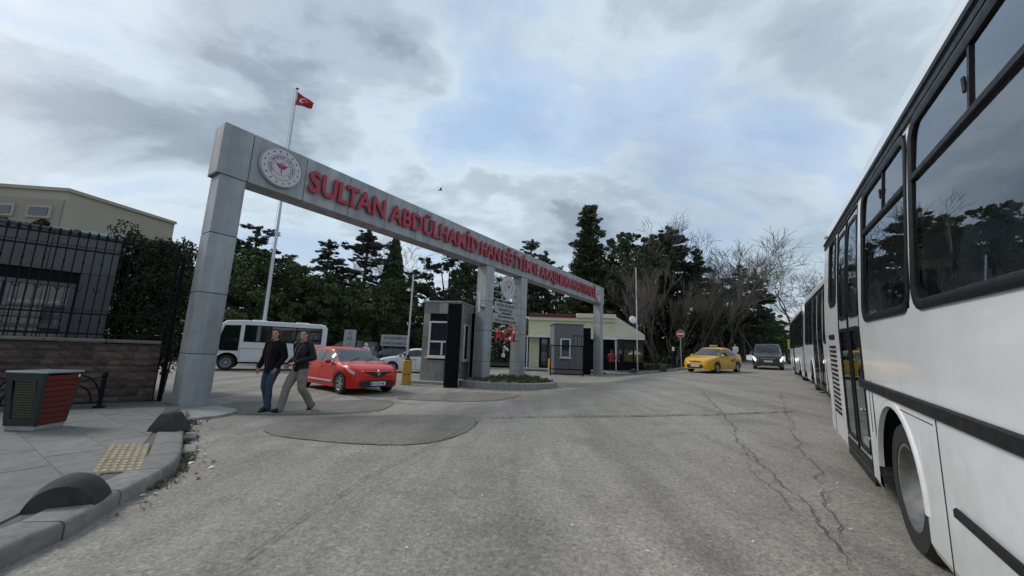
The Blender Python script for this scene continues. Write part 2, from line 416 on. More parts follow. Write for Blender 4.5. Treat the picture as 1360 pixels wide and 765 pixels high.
# --- pavement on the left: bedding, individual slabs and kerb stones
ko = [tuple(onground(x, y).xy) for x, y in [(0, 753), (94, 715), (148, 677), (191, 655), (223, 635), (239, 620), (242, 588), (243, 570)]]
ko = [(-2.75, 1.2), (-3.02, 2.2)] + ko + [(-5.75, 7.25), (-6.3, 8.0)]
def chaikin(p, it=2):
    for _ in range(it):
        q = [p[0]]
        for a, b in zip(p, p[1:]): a, b = Vector(a), Vector(b); q += [tuple(a.lerp(b, .25)), tuple(a.lerp(b, .75))]
        p = q+[p[-1]]
    return p
ko = chaikin(ko, 2)
def offset_line(p, d):
    out = []
    for i in range(len(p)):
        a, b = Vector(p[max(0, i-1)]), Vector(p[min(len(p)-1, i+1)]); t_ = (b-a).normalized(); out.append((p[i][0]-t_.y*d, p[i][1]+t_.x*d))
    return out
KW = .30; ki = offset_line(ko, KW)
PAVE = .13
mat('paving', (.165, .160, .150), .85, 0, .20, 4, .35, 120, rnd=.10, bdist=.003)
mat('joint_sand', (.10, .095, .086), .95, 0, .3, 20)
mat('kerb', (.20, .195, .182), .88, 0, .22, 6, .5, 80, rnd=.12, bdist=.004)
mat('grass', (.070, .078, .028), .8, 0, .35, 8, rnd=.2)
mat('dead_leaf', (.13, .075, .03), .85, 0, .4, 30)
area = ki + [(-6.6, 8.3), (-8.6, 9.6), (-16, 5.0), (-16, 1.2)]
pavement = sheet('pavement', area, PAVE-.009, 'joint_sand', None); tag(pavement, 'slab pavement at the corner by the gate pillar', None, None, 'structure')
def clip_convex_line(poly, a, b):        # keep the left of a->b
    out = []; a, b = Vector(a), Vector(b); d = b-a
    side = lambda p: d.x*(p[1]-a.y)-d.y*(p[0]-a.x)
    for i in range(len(poly)):
        p, q = poly[i], poly[(i+1) % len(poly)]; sp, sq = side(p), side(q)
        if sp >= 0: out.append(p)
        if sp*sq < 0: u = sp/(sp-sq); out.append((p[0]+(q[0]-p[0])*u, p[1]+(q[1]-p[1])*u))
    return out
def slabmesh(name, poly, z1, thick, gap, m, ch=.006):
    c = Vector((sum(p[0] for p in poly)/len(poly), sum(p[1] for p in poly)/len(poly)))
    def shr(g):
        o_ = []
        for p in poly: v = Vector(p)-c; l = v.length; o_.append(tuple(c+v*max(.05, 1-g*1.35/max(l, .05))))
        return o_
    b = MB(); p0, p1 = shr(gap), shr(gap+ch); z = lambda p, o_: ground(p[0], p[1])+o_
    b.loft([[(p[0], p[1], z(p, z1-thick)) for p in p0], [(p[0], p[1], z(p, z1-ch)) for p in p0], [(p[0], p[1], z(p, z1)) for p in p1]])
    return b.mesh(name, m)
u = Vector((.835, -.55)).normalized(); v_ = Vector((-u.y, u.x)); rnd = random.Random(4)
keep = [ki[i] for i in range(0, len(ki), 2)]+[ki[-1]]
TACT = [Vector(atz(x, y, ground(-4.4, 4.8)+PAVE).xy) for x, y in [(120, 629), (188, 627), (200, 590), (147, 590)]]
for j in range(-20, 16):
    for i in range(-14, 14):
        if j < -4 and i < -6: continue
        o_ = Vector((-5.5, 6.1)) + u*(i*1.0+(.5 if j % 2 else 0)) + v_*(j*.52)
        poly = [tuple(o_), tuple(o_+u*1.0), tuple(o_+u*1.0+v_*.52), tuple(o_+v_*.52)]
        for a, b in zip(keep, keep[1:]):
            poly = clip_convex_line(poly, a, b)
            if len(poly) < 3: break
        if len(poly) >= 3: poly = clip_convex_line(poly, (-6.7, 8.45), (-16, 3.2))
        if len(poly) < 3: continue
        c = sum((Vector(p) for p in poly), Vector((0, 0)))/len(poly)
        if c.x < -12 or c.y < .8: continue
        A_ = abs(sum(poly[k][0]*poly[(k+1) % len(poly)][1]-poly[(k+1) % len(poly)][0]*poly[k][1] for k in range(len(poly))))/2
        if A_ < .02: continue
        obj('paving_slab', slabmesh('paving_slab', poly, PAVE+rnd.uniform(-.003, .003), .02, .004, 'paving'), pavement)
# kerb stones follow the curve
acc = [0]
for a, b in zip(ko, ko[1:]): acc.append(acc[-1]+(Vector(b)-Vector(a)).length)
def along(line, d):
    d = min(max(d, 0), acc[-1]-1e-4)
    for i in range(len(acc)-1):
        if d <= acc[i+1]:
            k = (d-acc[i])/(acc[i+1]-acc[i]); return Vector(line[i]).lerp(Vector(line[i+1]), k)
d = 0
while d < acc[-1]-.1:
    e = min(acc[-1], d+rnd.uniform(.62, .72)); n = 4; rows = []
    for k in range(n+1):
        q = d+.008+(e-d-.016)*k/n; a, b = along(ko, q), along(ki, q); i_ = (b-a).normalized()
        g0 = ground(a.x, a.y); o_ = rnd.uniform(-.003, .003)
        rows.append([(a.x, a.y, g0-.08), (a.x, a.y, g0+PAVE-.03), (a.x+i_.x*.012, a.y+i_.y*.012, g0+PAVE-.008), (a.x+i_.x*.035, a.y+i_.y*.035, g0+PAVE+.004), (b.x, b.y, g0+PAVE+.002), (b.x, b.y, g0-.08)])
    mb = MB(); mb.loft(rows); mb.build('kerb_stone', 'kerb', pavement, 40); d = e
# a few loose gutter stones below the kerb near the second bollard
for x, y, sz in ((252, 582, .42), (251, 600, .45)):
    p = onground(x, y); mb = MB(); mb.box((0, 0, .02), (.16, sz, .07), ch=.015); mb.build('gutter_stone', 'kerb', pavement, loc=p, rot=(0, 0, .62))
# concrete apron in front of the left pillar
ap = gpoly([(200, 546), (236, 562), (272, 557), (300, 554), (320, 547), (285, 541)])
ap = rag(smoothpoly([tuple(p) for p in ap], 1), .15, .02, 8)
obj('concrete_apron', slabmesh('concrete_apron', ap, .05, .12, .0, 'concrete'), pavement)
# tactile tile with raised bars
mat('tactile', (.34, .30, .20), .85, 0, .25, 10, .3, 90, rnd=.12, bdist=.003); mat('tactile_base', (.20, .165, .105), .9, 0, .3, 10, .3, 90, bdist=.003)
tt = thing('tactile_tile', 'pale yellow ribbed tactile paving tile set in the pavement near the kerb', 'paving tile')
obj('tile_base', slabmesh('tile_base', [tuple(p) for p in TACT], PAVE+.008, .02, 0, 'tactile_base'), tt)
for r_ in range(6):
    for k in range(11):
        f0, f1 = (r_+.2)/6, (r_+.8)/6; e0, e1 = (k+.18)/11, (k+.78)/11
        P = lambda a, b: TACT[0].lerp(TACT[1], a).lerp(TACT[3].lerp(TACT[2], a), b)
        obj('raised_bar', slabmesh('raised_bar', [tuple(P(f0, e0)), tuple(P(f1, e0)), tuple(P(f1, e1)), tuple(P(f0, e1))], PAVE+.016, .012, 0, 'tactile', .006), tt)
# --- soil bed and pavement on the far side of the road
krl = [(7.2, 29.3), (8.8, 28.6), (10.6, 27.4), (13.2, 28.0), (17.5, 32.0), (24, 41), (40, 66), (70, 110)]
krl = chaikin(krl, 2)
def strip(name, line, off0, off1, dz0, dz1, m, parent=None, n=6, label=None):
    dvx, dvy = -.55, .835; a_ = [(p[0]+dvx*off0, p[1]+dvy*off0) for p in line]; b_ = [(p[0]+dvx*off1, p[1]+dvy*off1) for p in line]; vs = []
    for p, q in zip(a_, b_):
        for k in range(n+1):
            x = p[0]+(q[0]-p[0])*k/n; y = p[1]+(q[1]-p[1])*k/n; vs.append((x, y, ground(x, y)+dz0+(dz1-dz0)*k/n))
    b = MB(); b.add(vs, [(i*(n+1)+k, i*(n+1)+k+1, (i+1)*(n+1)+k+1, (i+1)*(n+1)+k) for i in range(len(line)-1) for k in range(n)])
    o_ = b.build(name, m, parent, 60)
    if parent is None: tag(o_, label, None, None, 'structure')
    return o_
fp = strip('far_pavement', krl, .22, 3.2, .13, .15, 'paving', label='far pavement beside the tree bed')
strip('soil_bed', krl, 3.2, 26, .16, .55, 'soil', label='dark soil bed under the trees')
al = [0]
for a, b in zip(krl, krl[1:]): al.append(al[-1]+(Vector(b)-Vector(a)).length)
def al_at(d):
    for i in range(len(al)-1):
        if d <= al[i+1]: return Vector(krl[i]).lerp(Vector(krl[i+1]), (d-al[i])/(al[i+1]-al[i])), (Vector(krl[i+1])-Vector(krl[i])).normalized()
d = 0
while d < 34:
    p, t_ = al_at(d); q, _ = al_at(d+.97); nn_ = Vector((-t_.y, t_.x)); mb = MB()
    rows = []
    for w_ in (p, q):
        z0 = ground(w_.x, w_.y); rows.append([(w_.x, w_.y, z0-.1), (w_.x, w_.y, z0+.11), (w_.x+nn_.x*.03, w_.y+nn_.y*.03, z0+.14), (w_.x+nn_.x*.23, w_.y+nn_.y*.23, z0+.14), (w_.x+nn_.x*.23, w_.y+nn_.y*.23, z0-.1)])
    mb.loft(rows); mb.build('kerb_stone', 'kerb', fp); d += 1.0
# pale planted ground behind the entrance on the left, under the pines
sb = MB(); vs = []
for k in range(13):
    for j in range(5):
        x = -46+k*4.4; y = 33+j*7+(k*.25); vs.append((x, y, ground(x, y)+.14+j*.3))
sb.add(vs, [(k*5+j, (k+1)*5+j, (k+1)*5+j+1, k*5+j+1) for k in range(12) for j in range(4)])
tag(sb.build('planted_bank', 'soil', None, 60), 'dark planted bank under the pines behind the car park', None, None, 'structure')
# ------------------------------------------------------------------ grass tufts and litter
def blades(name, spots, m, h=.10, parent=None, n=26, seed=3, label=None, wd=.006):
    rnd = random.Random(seed); V = []; F = []
    for (x, y, z, rad) in spots:
        for _ in range(n):
            a = rnd.uniform(0, 6.28); r_ = rad*math.sqrt(rnd.random()); bx, by = x+r_*math.cos(a), y+r_*math.sin(a)
            l = h*rnd.uniform(.4, 1.2); t_ = rnd.uniform(0, 6.28); lean = rnd.uniform(.1, .9)*l
            dx, dy = math.cos(t_), math.sin(t_); w_ = wd*rnd.uniform(.6, 1.4); i = len(V)
            V += [(bx-dy*w_, by+dx*w_, z), (bx+dy*w_, by-dx*w_, z), (bx+dx*lean*.4+dy*w_*.7, by+dy*lean*.4-dx*w_*.7, z+l*.6), (bx+dx*lean, by+dy*lean, z+l)]
            F += [(i, i+1, i+2, i+3)]
    o_ = obj(name, npmesh(name, V, F, m), parent); tag(o_, label, 'grass' if parent is None else None, None, 'stuff'); return o_
rnd = random.Random(12); sp = []
for k in range(150):
    dd = rnd.uniform(acc[-1]*.38, acc[-1]*.97); p = along(ko, dd); t_ = along(ko, dd+.02)-p; nn_ = Vector((t_.y, -t_.x)).normalized()
    q = p+nn_*abs(rnd.gauss(.0, .07)); sp.append((q.x, q.y, ground(q.x, q.y), .05))
p = onground(251, 563)
for k in range(30): q = (p.x+rnd.gauss(0, .12), p.y+rnd.gauss(0, .2)); sp.append((q[0], q[1], ground(*q), .05))
blades('gutter_grass', sp, 'grass', .055, n=6, label='sparse green grass and weeds growing along the gutter of the corner kerb')
lit = MB(); lv = MB()
for k in range(70):
    dd = rnd.uniform(acc[-1]*.30, acc[-1]*.92); p = along(ko, dd); t_ = along(ko, dd+.02)-p; nn_ = Vector((t_.y, -t_.x)).normalized()
    q = p+nn_*(.04+abs(rnd.gauss(0, .14))); M_ = T(q.x, q.y, ground(q.x, q.y)+.012) @ rotz(rnd.uniform(0, 6)) @ rotx(rnd.uniform(-.4, .4)) @ roty(rnd.uniform(-.4, .4))
    s_ = rnd.uniform(.012, .04)
    (lv if k % 4 else lit).add([(-s_, -s_*.5, 0), (0, -s_*.6, .006), (s_*1.2, 0, 0), (0, s_*.5, .008), (-s_*.8, s_*.4, 0)], [(0, 1, 2, 3, 4)], M_)
for x, y in ((1000, 722), (975, 655), (1090, 654), (640, 660), (792, 590), (540, 730), (760, 700), (900, 640), (1130, 705), (860, 735), (1112, 643), (300, 625)):
    q = onground(x, y); s_ = .014; lit.add([(-s_, -s_*.4, 0), (s_, -s_*.5, .003), (s_*.8, s_*.5, .002), (-s_*.6, s_*.4, .003)], [(0, 1, 2, 3)], T(q.x, q.y, q.z+.015) @ rotz(x))
tag(lit.build('paper_litter', 'plate_white'), 'tiny white scraps of paper litter on the asphalt and gutter', 'litter', None, 'stuff')
tag(lv.build('fallen_leaves', 'dead_leaf'), 'brown fallen leaves lying in the gutter by the corner kerb', 'leaves', None, 'stuff')
# ================================================================== LEFT SIDE: wall, fence, bin, railing, bollards
WA = R(54); wd_ = Vector((-math.sin(WA), -math.cos(WA), 0))      # wall runs from its gate end towards the left
W0 = Vector((-7.95, 9.0, 0)); W0.z = ground(W0.x, W0.y)+PAVE-.02
WROT = math.atan2(wd_.y, wd_.x)                                    # local x along the wall, local -y... towards the pavement is +y
mat('wall_stone', (.062, .043, .035), .9, 0, .35, 5, .9, 22, rnd=.28, col2=(.092, .068, .056), bdist=.02)
mat('mortar', (.075, .066, .058), .95, 0, .2, 30)
mat('coping', (.15, .142, .13), .85, 0, .2, 6, .4, 60, rnd=.08)
wall = thing('boundary_wall', 'low wall of rough brown split stone beneath the black iron fence', 'wall', W0, WROT)
WL, WH = 7.0, 1.27
mb = MB(); mb.box((WL/2, -.14, WH/2-.05), (WL, .24, WH+.06)); mb.build('mortar_core', 'mortar', wall)
rnd = random.Random(9); variants = {}
def stone_mesh(l, hgt, seed):
    rr = random.Random(seed); nx_, nz_ = max(4, int(l/.06)), 4; b = MB(); vs = []
    for j in range(nz_+1):
        for i in range(nx_+1):
            x = l*i/nx_; z = hgt*j/nz_; e = i in (0, nx_) or j in (0, nz_)
            y = (.002 if e else .018+.028*mnoise.noise(Vector((x*9+seed*7, z*16, seed)))+rr.uniform(0, .010))
            vs.append((x+(0 if i in (0, nx_) else rr.uniform(-.01, .01)), y, z+(rr.uniform(-.004, .004) if not e else 0)))
    fs = [(j*(nx_+1)+i, (j+1)*(nx_+1)+i, (j+1)*(nx_+1)+i+1, j*(nx_+1)+i+1) for j in range(nz_) for i in range(nx_)]
    n0 = len(vs); vs += [(0, -.05, 0), (l, -.05, 0), (l, -.05, hgt), (0, -.05, hgt)]
    fs += [(0, nx_, n0+1, n0), (nz_*(nx_+1), n0+3, n0+2, nz_*(nx_+1)+nx_), (0, n0, n0+3, nz_*(nx_+1)), (nx_, nz_*(nx_+1)+nx_, n0+2, n0+1)]
    b.add(vs, fs); return b.mesh('stone', 'wall_stone', 50)
lens = [.34, .42, .52, .62]
z = 0; row = 0
while z < WH-.06:
    hgt = [.13, .17, .15, .19, .14][row % 5]; hgt = min(hgt, WH-z-.02); x = -rnd.uniform(0, .3)
    while x < WL-.1:
        l = rnd.choice(lens); kx = max(x, .0)
        if x >= 0:
            key = (l, row % 5, rnd.randrange(2))
            if key not in variants: variants[key] = stone_mesh(l-.014, hgt-.012, len(variants)+1)
            me = variants[key]
            obj('stone', me, wall, (x, -.02, z))
        else:
            obj('stone', stone_mesh(l+x-.014, hgt-.012, 90+row), wall, (0, -.02, z))
        x += l
    z += hgt; row += 1
x = 0
while x < WL:
    mb = MB(); mb.box((x+.445, -.13, WH+.035), (.884, .40, .07), ch=.012); mb.build('coping_stone', 'coping', wall, 30); x += .89
# iron fence on the wall
fence = thing('iron_fence', 'black wrought iron fence with spear finials and scrolls on the stone wall', 'fence', W0+Vector((0, 0, WH+.07)), WROT)
FH = 2.18
def bar(parent, x, z0, z1, r=.009, y=-.13, name='bar', m='black_iron'):
    mb = MB(); mb.box((x, y, (z0+z1)/2), (2*r, 2*r, z1-z0)); return mb.build(name, m, parent)
spear = MB(); spear.loft([[(-.010, -.006, 0), (.010, -.006, 0), (.010, .006, 0), (-.010, .006, 0)], [(-.036, -.007, .028), (.036, -.007, .028), (.036, .007, .028), (-.036, .007, .028)], [(-.022, -.007, .07), (.022, -.007, .07), (.022, .007, .07), (-.022, .007, .07)], [(-.001, -.001, .135), (.001, -.001, .135), (.001, .001, .135), (-.001, .001, .135)]])
spear_me = spear.mesh('finial', 'black_iron')
def scroll_me():
    b = MB()
    for s in (-1, 1):
        pts = []
        for k in range(15):
            a = k/14*4.6; r_ = .040*(1-k/14*.72); pts.append((s*(.034-.0+r_*math.cos(a)-.0), 0, r_*math.sin(a)))
        b.tube(pts, .006, 5)
    return b.mesh('scroll', 'black_iron')
scr = scroll_me()
leaf_b = MB()
for s in (-1, 1): leaf_b.tube([(0, 0, 0), (s*.03, 0, .03), (s*.05, 0, .075), (s*.035, 0, .11)], [.008, .009, .007, .003], 5)
leaf_me = leaf_b.mesh('leaf_ornament', 'black_iron')
nb = 48; stepb = .142
for zr in (.10, .52, FH-.30, FH-.02): 
    mb = MB(); mb.box((WL/2, -.13, zr), (WL, .020, .034)); mb.build('rail', 'black_iron', fence)
for i in range(nb):
    x = .10+i*stepb; bar(fence, x, -.02, FH+.0); obj('finial', spear_me, fence, (x, -.13, FH-.005))
    if i < 28:
        obj('scroll', scr, fence, (x+stepb/2, -.13, FH-.245)); obj('scroll', scr, fence, (x+stepb/2, -.13, .575))
        if i % 2 == 0: obj('leaf_ornament', leaf_me, fence, (x, -.13, .98))
        mb = MB(); mb.lathe([(.003, 0), (.018, .02), (.020, .05), (.016, .08), (.003, .10)], 6); 
        obj('collar', mb.mesh('collar', 'black_iron') if i == 0 else collar_me, fence, (x, -.13, .30 if i % 2 else FH-.62)) if i else None
        if i == 0: collar_me = mb.mesh('collar', 'black_iron')
for x in (.0, 2.9, 5.8):
    mb = MB(); mb.box((x, -.13, FH/2), (.055, .055, FH+.08), ch=.006); mb.lathe([(.0, .0), (.045, .02), (.05, .05), (.03, .085), (.0, .11)], 10, M=T(x, -.13, FH+.03)); mb.build('post', 'black_iron', fence)
# solid black leaf of the sliding gate standing edge on beside the pillar
gl = thing('gate_leaf', 'black steel gate leaf seen edge on between fence and nearest pillar', 'gate', (-7.80, 9.02, ground(-7.6, 9.1)), R(131))
mb = MB(); mb.box((1.1, 0, 1.75), (2.2, .05, 3.3), ch=.008); mb.build('sheet', 'black_iron', gl)
for x in (.03, 1.1, 2.17): mb = MB(); mb.box((x, 0, 1.75), (.06, .09, 3.36), ch=.008); mb.build('stile', 'black_iron', gl)
# --- bin
mat('bin_red', (.12, .011, .008), .5, 0, .2, 10, streak=.1, rnd=.08)
mat('bin_frame', (.025, .03, .033), .5, .3, .15, 10)
mat('bin_top', (.30, .35, .36), .18, .2, .1, 4)
mat('mesh_brass', (.11, .105, .07), .55, .4, .25, 40)
B0 = Vector((-7.06, 6.10, 0)); B0.z = ground(B0.x, B0.y)+PAVE
B0 = B0+Vector((.04, -.03, 0)); b_ = thing('litter_bin', 'red slatted litter bin with dark metal frame and perforated front on the pavement', 'bin', B0, R(5)); b_.scale = (.70, .70, .95)
# local: perforated front faces -y (left of picture), red slats face +x ; base smaller than top
def taper(z): return .30+.085*z/.86
BH = .86
mb = MB(); mb.box((0, 0, .035), (.56, .60, .07), ch=.01); mb.build('plinth', 'concrete', b_)
mb = MB(); mb.loft([[(-q, -q, zq), (q, -q, zq), (q, q, zq), (-q, q, zq)] for zq, q in ((.07, taper(.07)-.05), (BH-.03, taper(BH)-.05))]); mb.build('liner', 'dark_core', b_)
for sx, sy in ((-1, -1), (1, -1), (1, 1), (-1, 1)):
    mb = MB(); a, c = taper(.07)-.02, taper(BH)-.02
    mb.tube([(sx*a, sy*a, .07), (sx*c, sy*c, BH)], .034, 4); mb.build('corner_post', 'bin_frame', b_)
for axis, sgn in ((0, 1), (0, -1), (1, 1)):
    for k in range(9):
        z0, z1 = .085+k*.083, .085+k*.083+.074
        q0, q1 = taper(z0), taper(z1); w0, w1 = q0-.03, q1-.03
        pts = [(sgn*q0, -w0, z0), (sgn*q0, w0, z0), (sgn*q1, w1, z1), (sgn*q1, -w1, z1)]; inn = [(p[0]-sgn*.02, p[1], p[2]) for p in pts]
        if axis: pts = [(p[1], p[0], p[2]) for p in pts]; inn = [(p[1], p[0], p[2]) for p in inn]
        mb = MB(); mb.loft([inn, pts]); mb.build('slat', 'bin_red', b_)
# perforated front: frame + plate with real round-ish holes
mb = MB()
for s in (-1, 1): mb.add(*(lambda P: (P, [(0, 1, 3, 2), (4, 6, 7, 5), (0, 4, 5, 1), (2, 3, 7, 6), (0, 2, 6, 4), (1, 5, 7, 3)]))([(s*(taper(zq)-dx), -(taper(zq)-dy), zq) for dx in (.02, .13) for dy in (-.006, .02) for zq in (.075, BH-.01)]))
for z0, z1 in ((.075, .17), (BH-.12, BH-.01)):
    mb.loft([[(-taper(zq)+.12, -taper(zq)+dy, zq), (taper(zq)-.12, -taper(zq)+dy, zq)] for zq, dy in ((z0, -.005), (z1, -.005), (z1, .02), (z0, .02), (z0, -.005))], closed=False, cap=False)
mb.build('front_frame', 'bin_frame', b_)
hp = MB(); NX, NZ = 10, 15
for j in range(NZ):
    for i in range(NX):
        z0 = .17+(BH-.29)*j/NZ; z1 = .17+(BH-.29)*(j+1)/NZ; x0 = -.20+.40*i/NX; x1 = x0+.04; cxq, czq = (x0+x1)/2, (z0+z1)/2
        if j % 2: cxq += 0
        ring = [(cxq+.0145*math.cos(q*math.pi/4+.39), czq+.0145*math.sin(q*math.pi/4+.39)) for q in range(8)]
        outer = [(x1, z0+(z1-z0)*.7), (x0+(x1-x0)*.7, z1), (x0+(x1-x0)*.3, z1), (x0, z0+(z1-z0)*.7), (x0, z0+(z1-z0)*.3), (x0+(x1-x0)*.3, z0), (x0+(x1-x0)*.7, z0), (x1, z0+(z1-z0)*.3)]
        yy = lambda zq: -taper(zq)+.012
        vs = [(x, yy(zq), zq) for x, zq in ring]+[(x, yy(zq), zq) for x, zq in outer]
        hp.add(vs, [(k, (k+1) % 8, 8+(k+1) % 8, 8+k) for k in range(8)])
        hp.add([(x1, yy(z1), z1), (x1, yy(outer[0][1]), outer[0][1]), (outer[1][0], yy(z1), z1)], [(0, 1, 2)]); hp.add([(x0, yy(z1), z1), (outer[2][0], yy(z1), z1), (x0, yy(outer[3][1]), outer[3][1])], [(0, 1, 2)])
hp.build('perforated_panel', 'mesh_brass', b_)
mb = MB(); q = taper(BH)+.012; mb.box((0, 0, BH+.012), (2*q, 2*q, .03), ch=.008); mb.build('lid', 'bin_top', b_)
mb = MB(); mb.lathe([(0, 0), (.022, 0), (.024, .006), (.015, .012), (0, .013)], 12, M=T(taper(BH)-.0, .30, BH-.06) @ roty(R(90))); mb.build('badge', 'plate_white', b_)
# --- low pedestrian railings with arched bars
def railing(label, P, rz, n=2):
    r_ = thing('pedestrian_railing', label, 'railing', P, rz, 'low arched black railings beside the bin')
    for i in (0, n):
        mb = MB(); mb.lathe([(.055, 0), (.055, .02), (.036, .03), (.036, .60), (.05, .61), (.05, .64), (.036, .65), (.036, .68), (.0, .70)], 12, M=T(i*.7, 0, 0)); mb.build('post', 'black_iron', r_, 40)
        mb = MB(); mb.box((i*.7, 0, .012), (.17, .17, .022), ch=.004); mb.build('base_plate', 'black_iron', r_)
    for i in range(n):
        x0 = i*.7
        for rr, nm in ((.34, .54), (.22, .34)):
            mb = MB(); mb.tube([(x0+.35-rr*math.cos(a), 0, .08+nm*math.sin(a)) for a in np.linspace(0, math.pi, 14)], .016, 6); mb.build('arch_bar', 'black_iron', r_, 60)
    mb = MB(); mb.box((n*.35, 0, .09), (n*.7, .03, .03)); mb.build('bottom_rail', 'black_iron', r_)
    mb = MB(); mb.tube([(0, 0, .60), (n*.175, 0, .50), (n*.35, 0, .47), (n*.525, 0, .50), (n*.7, 0, .60)], .014, 6); mb.build('top_bar', 'black_iron', r_, 60)
    return r_
P = atz(131, 541, .14); P.z = ground(P.x, P.y)+PAVE
railing('low black arched railing against the stone wall to the right of the bin', P, math.atan2(wd_.y, wd_.x), 2)
P2 = P + wd_*2.05 + Vector((.25, -.3, 0)); railing('low black arched railing at the left picture edge behind the bin', P2, math.atan2(wd_.y, wd_.x), 2)
# --- half-dome concrete bollards
mat('bollard', (.040, .038, .036), .9, 0, .35, 7, .8, 60, bdist=.006)
def dome(label, P, rz, l, hgt, dep, flat=.25, group='half-dome concrete bollards on the kerbs'):
    b = MB(); n = 20; prof = []
    for k in range(n+1):
        a = math.pi*k/n; prof.append((-l/2*math.cos(a)*(1.0), hgt*min(1, math.sin(a)**.9)))
    rows = []
    for yy, sc in ((-dep/2, .80), (-dep/2+.05, .95), (-.04, 1), (.04, 1), (dep/2-.05, .95), (dep/2, .80)):
        rows.append([(x*(.86+.14*sc), yy, max(0, zq*sc)) for x, zq in prof])
    b.loft(rows); o_ = b.build('half_dome_bollard', 'bollard', None, 45, loc=P, rot=(0, 0, rz)); tag(o_, label, 'bollard', group); return o_
P = onground(100, 690); dome('large dark half-dome bollard nearest the camera on the kerb edge', (P.x-.08, P.y+.0, ground(P.x, P.y)+.05), R(24), .46, .30, .28)
P = atz(224, 570, .16); P.z = ground(P.x, P.y)+PAVE
mb = MB(); mb.loft([[(-.20*q, -.15*q2, zz_), (.20*q, -.15*q2, zz_), (.22*q, .15*q2, zz_), (-.22*q, .15*q2, zz_)] for q, q2, zz_ in ((1, 1, 0), (.9, .95, .06), (.52, .66, .22), (.40, .5, .27), (.2, .3, .285))])
tag(mb.build('half_dome_bollard', 'bollard', None, 45, loc=P, rot=(0, 0, R(5))), 'small dark pyramid-like bollard on the kerb in front of the nearest gate pillar', 'bollard', 'half-dome concrete bollards on the kerbs')
for px, lb in ((843, 'small half-dome bollard on the far kerb near the round mirror pole'), (878, 'small half-dome bollard on the far kerb left of the yellow taxi')):
    P = Vector({843: (9.05, 28.75), 878: (10.75, 27.65)}[px]+(0,)); P.z = ground(P.x, P.y)+.12; dome(lb, P, R(-28), .55, .33, .3)
# ================================================================== GATE PORTAL
GA = Vector((-6.994, 8.568, 0)); GROT = math.atan2(.824, .566); GTILT = .0068
GM = rotz(GROT) @ roty(GTILT)
gate = thing('entrance_gate', 'long grey panelled entrance gate with red raised lettering across the forecourt', 'gate', GA, tilt=GM)
GB0, GB1, GD = 5.44, 6.715, .60       # beam underside, top, depth
PAN = 1.36
def panelbox(name, parent, x0, x1, y0, y1, z0, z1, m='cladding', ch=.006):
    mb = MB(); mb.box(((x0+x1)/2, (y0+y1)/2, (z0+z1)/2), (x1-x0, y1-y0, z1-z0), ch=ch); return mb.build(name, m, parent)
# beam core and its panels (front, back, underside, top, ends), 14 mm open joints
mb = MB(); mb.box((12.25, GD/2, (GB0+GB1)/2), (24.5, GD-.05, GB1-GB0-.05)); beam = mb.build('beam', 'dark_core', gate)
xs = [-.06, .585] + [.585+PAN*k for k in range(1, 18)] + [24.56]
xs[-2] = min(xs[-2], 23.85)
xs = sorted(set(round(x, 3) for x in xs if x <= 23.9)) + [24.56]
G = .007
for a, b in zip(xs, xs[1:]):
    panelbox('panel', beam, a+G, b-G, 0, .022, GB0, GB1)
    panelbox('panel', beam, a+G, b-G, GD-.022, GD, GB0, GB1)
    panelbox('panel', beam, a+G, b-G, .024, GD-.024, GB0+.001, GB0+.02)
    panelbox('panel', beam, a+G, b-G, .024, GD-.024, GB1-.02, GB1-.001)
for a, b in ((-.0605, -.04), (24.54, 24.5605)): panelbox('panel', beam, a, b, .026, GD-.026, GB0+.022, GB1-.022)
PX = [(.02, .57), (10.32, 10.90), (13.20, 13.78), (23.93, 24.49)]
def pillar(x0, x1, zb, joints):
    mb = MB(); mb.box(((x0+x1)/2, GD/2, (zb+GB0)/2), (x1-x0-.04, GD-.12, GB0-zb)); p = mb.build('pillar', 'dark_core', gate)
    zs = [zb]+joints+[GB0]; y0, y1 = .03, GD-.03
    for a, b in zip(zs, zs[1:]):
        panelbox('panel', p, x0, x1, y0, y0+.02, a+G, b-G); panelbox('panel', p, x0, x1, y1-.02, y1, a+G, b-G)
        panelbox('panel', p, x0, x0+.02, y0+.022, y1-.022, a+G, b-G); panelbox('panel', p, x1-.02, x1, y0+.022, y1-.022, a+G, b-G)
    return p
pillar(*PX[0], -.05, [1.22, 2.60, 4.0]); pillar(*PX[1], .12, [1.15, 2.5, 3.83]); pillar(*PX[2], .12, [1.15, 2.5, 3.83]); pillar(*PX[3], .05, [1.25, 2.65, 4.05])
# raised red letters, one mesh per letter
WORDS = [('SULTAN', 2.01, 4.58), ('ABDÜLHAMİD', 4.77, 9.47), ('HAN', 9.66, 11.07), ('EĞİTİM', 11.30, 13.88), ('VE', 14.08, 14.66), ('ARAŞTIRMA', 14.88, 18.74), ('HASTANESİ', 18.96, 22.72)]
CAP = .64
for wd, x0, x1 in WORDS:
    gs = [text_mesh(ch, 'big', .035, .024, 1.0, 'letter_red') for ch in wd]
    KERN = {'LT': -.20, 'TA': -.17, 'LA': -.02, 'AŞ': -.02, 'ŞT': -.07, 'AS': -.03, 'ST': -.05, 'AB': -.02, 'RA': -.05, 'MA': -.03, 'HA': -.03, 'AR': -.01, 'AM': -.03, 'AN': -.03, 'LH': -.03}
    gp_ = [.075+KERN.get(a+b, 0) for a, b in zip(wd, wd[1:])]+[0]; tot = sum(g_[1] for g_ in gs)+sum(gp_); sx = (x1-x0)/tot; x = x0
    for ch, (me, wdt), gp in zip(wd, gs, gp_):
        obj('letter', me, gate, (x, -.085, 5.76), (R(90), 0, 0), (sx, CAP/.74, 1)); x += (wdt+gp)*sx
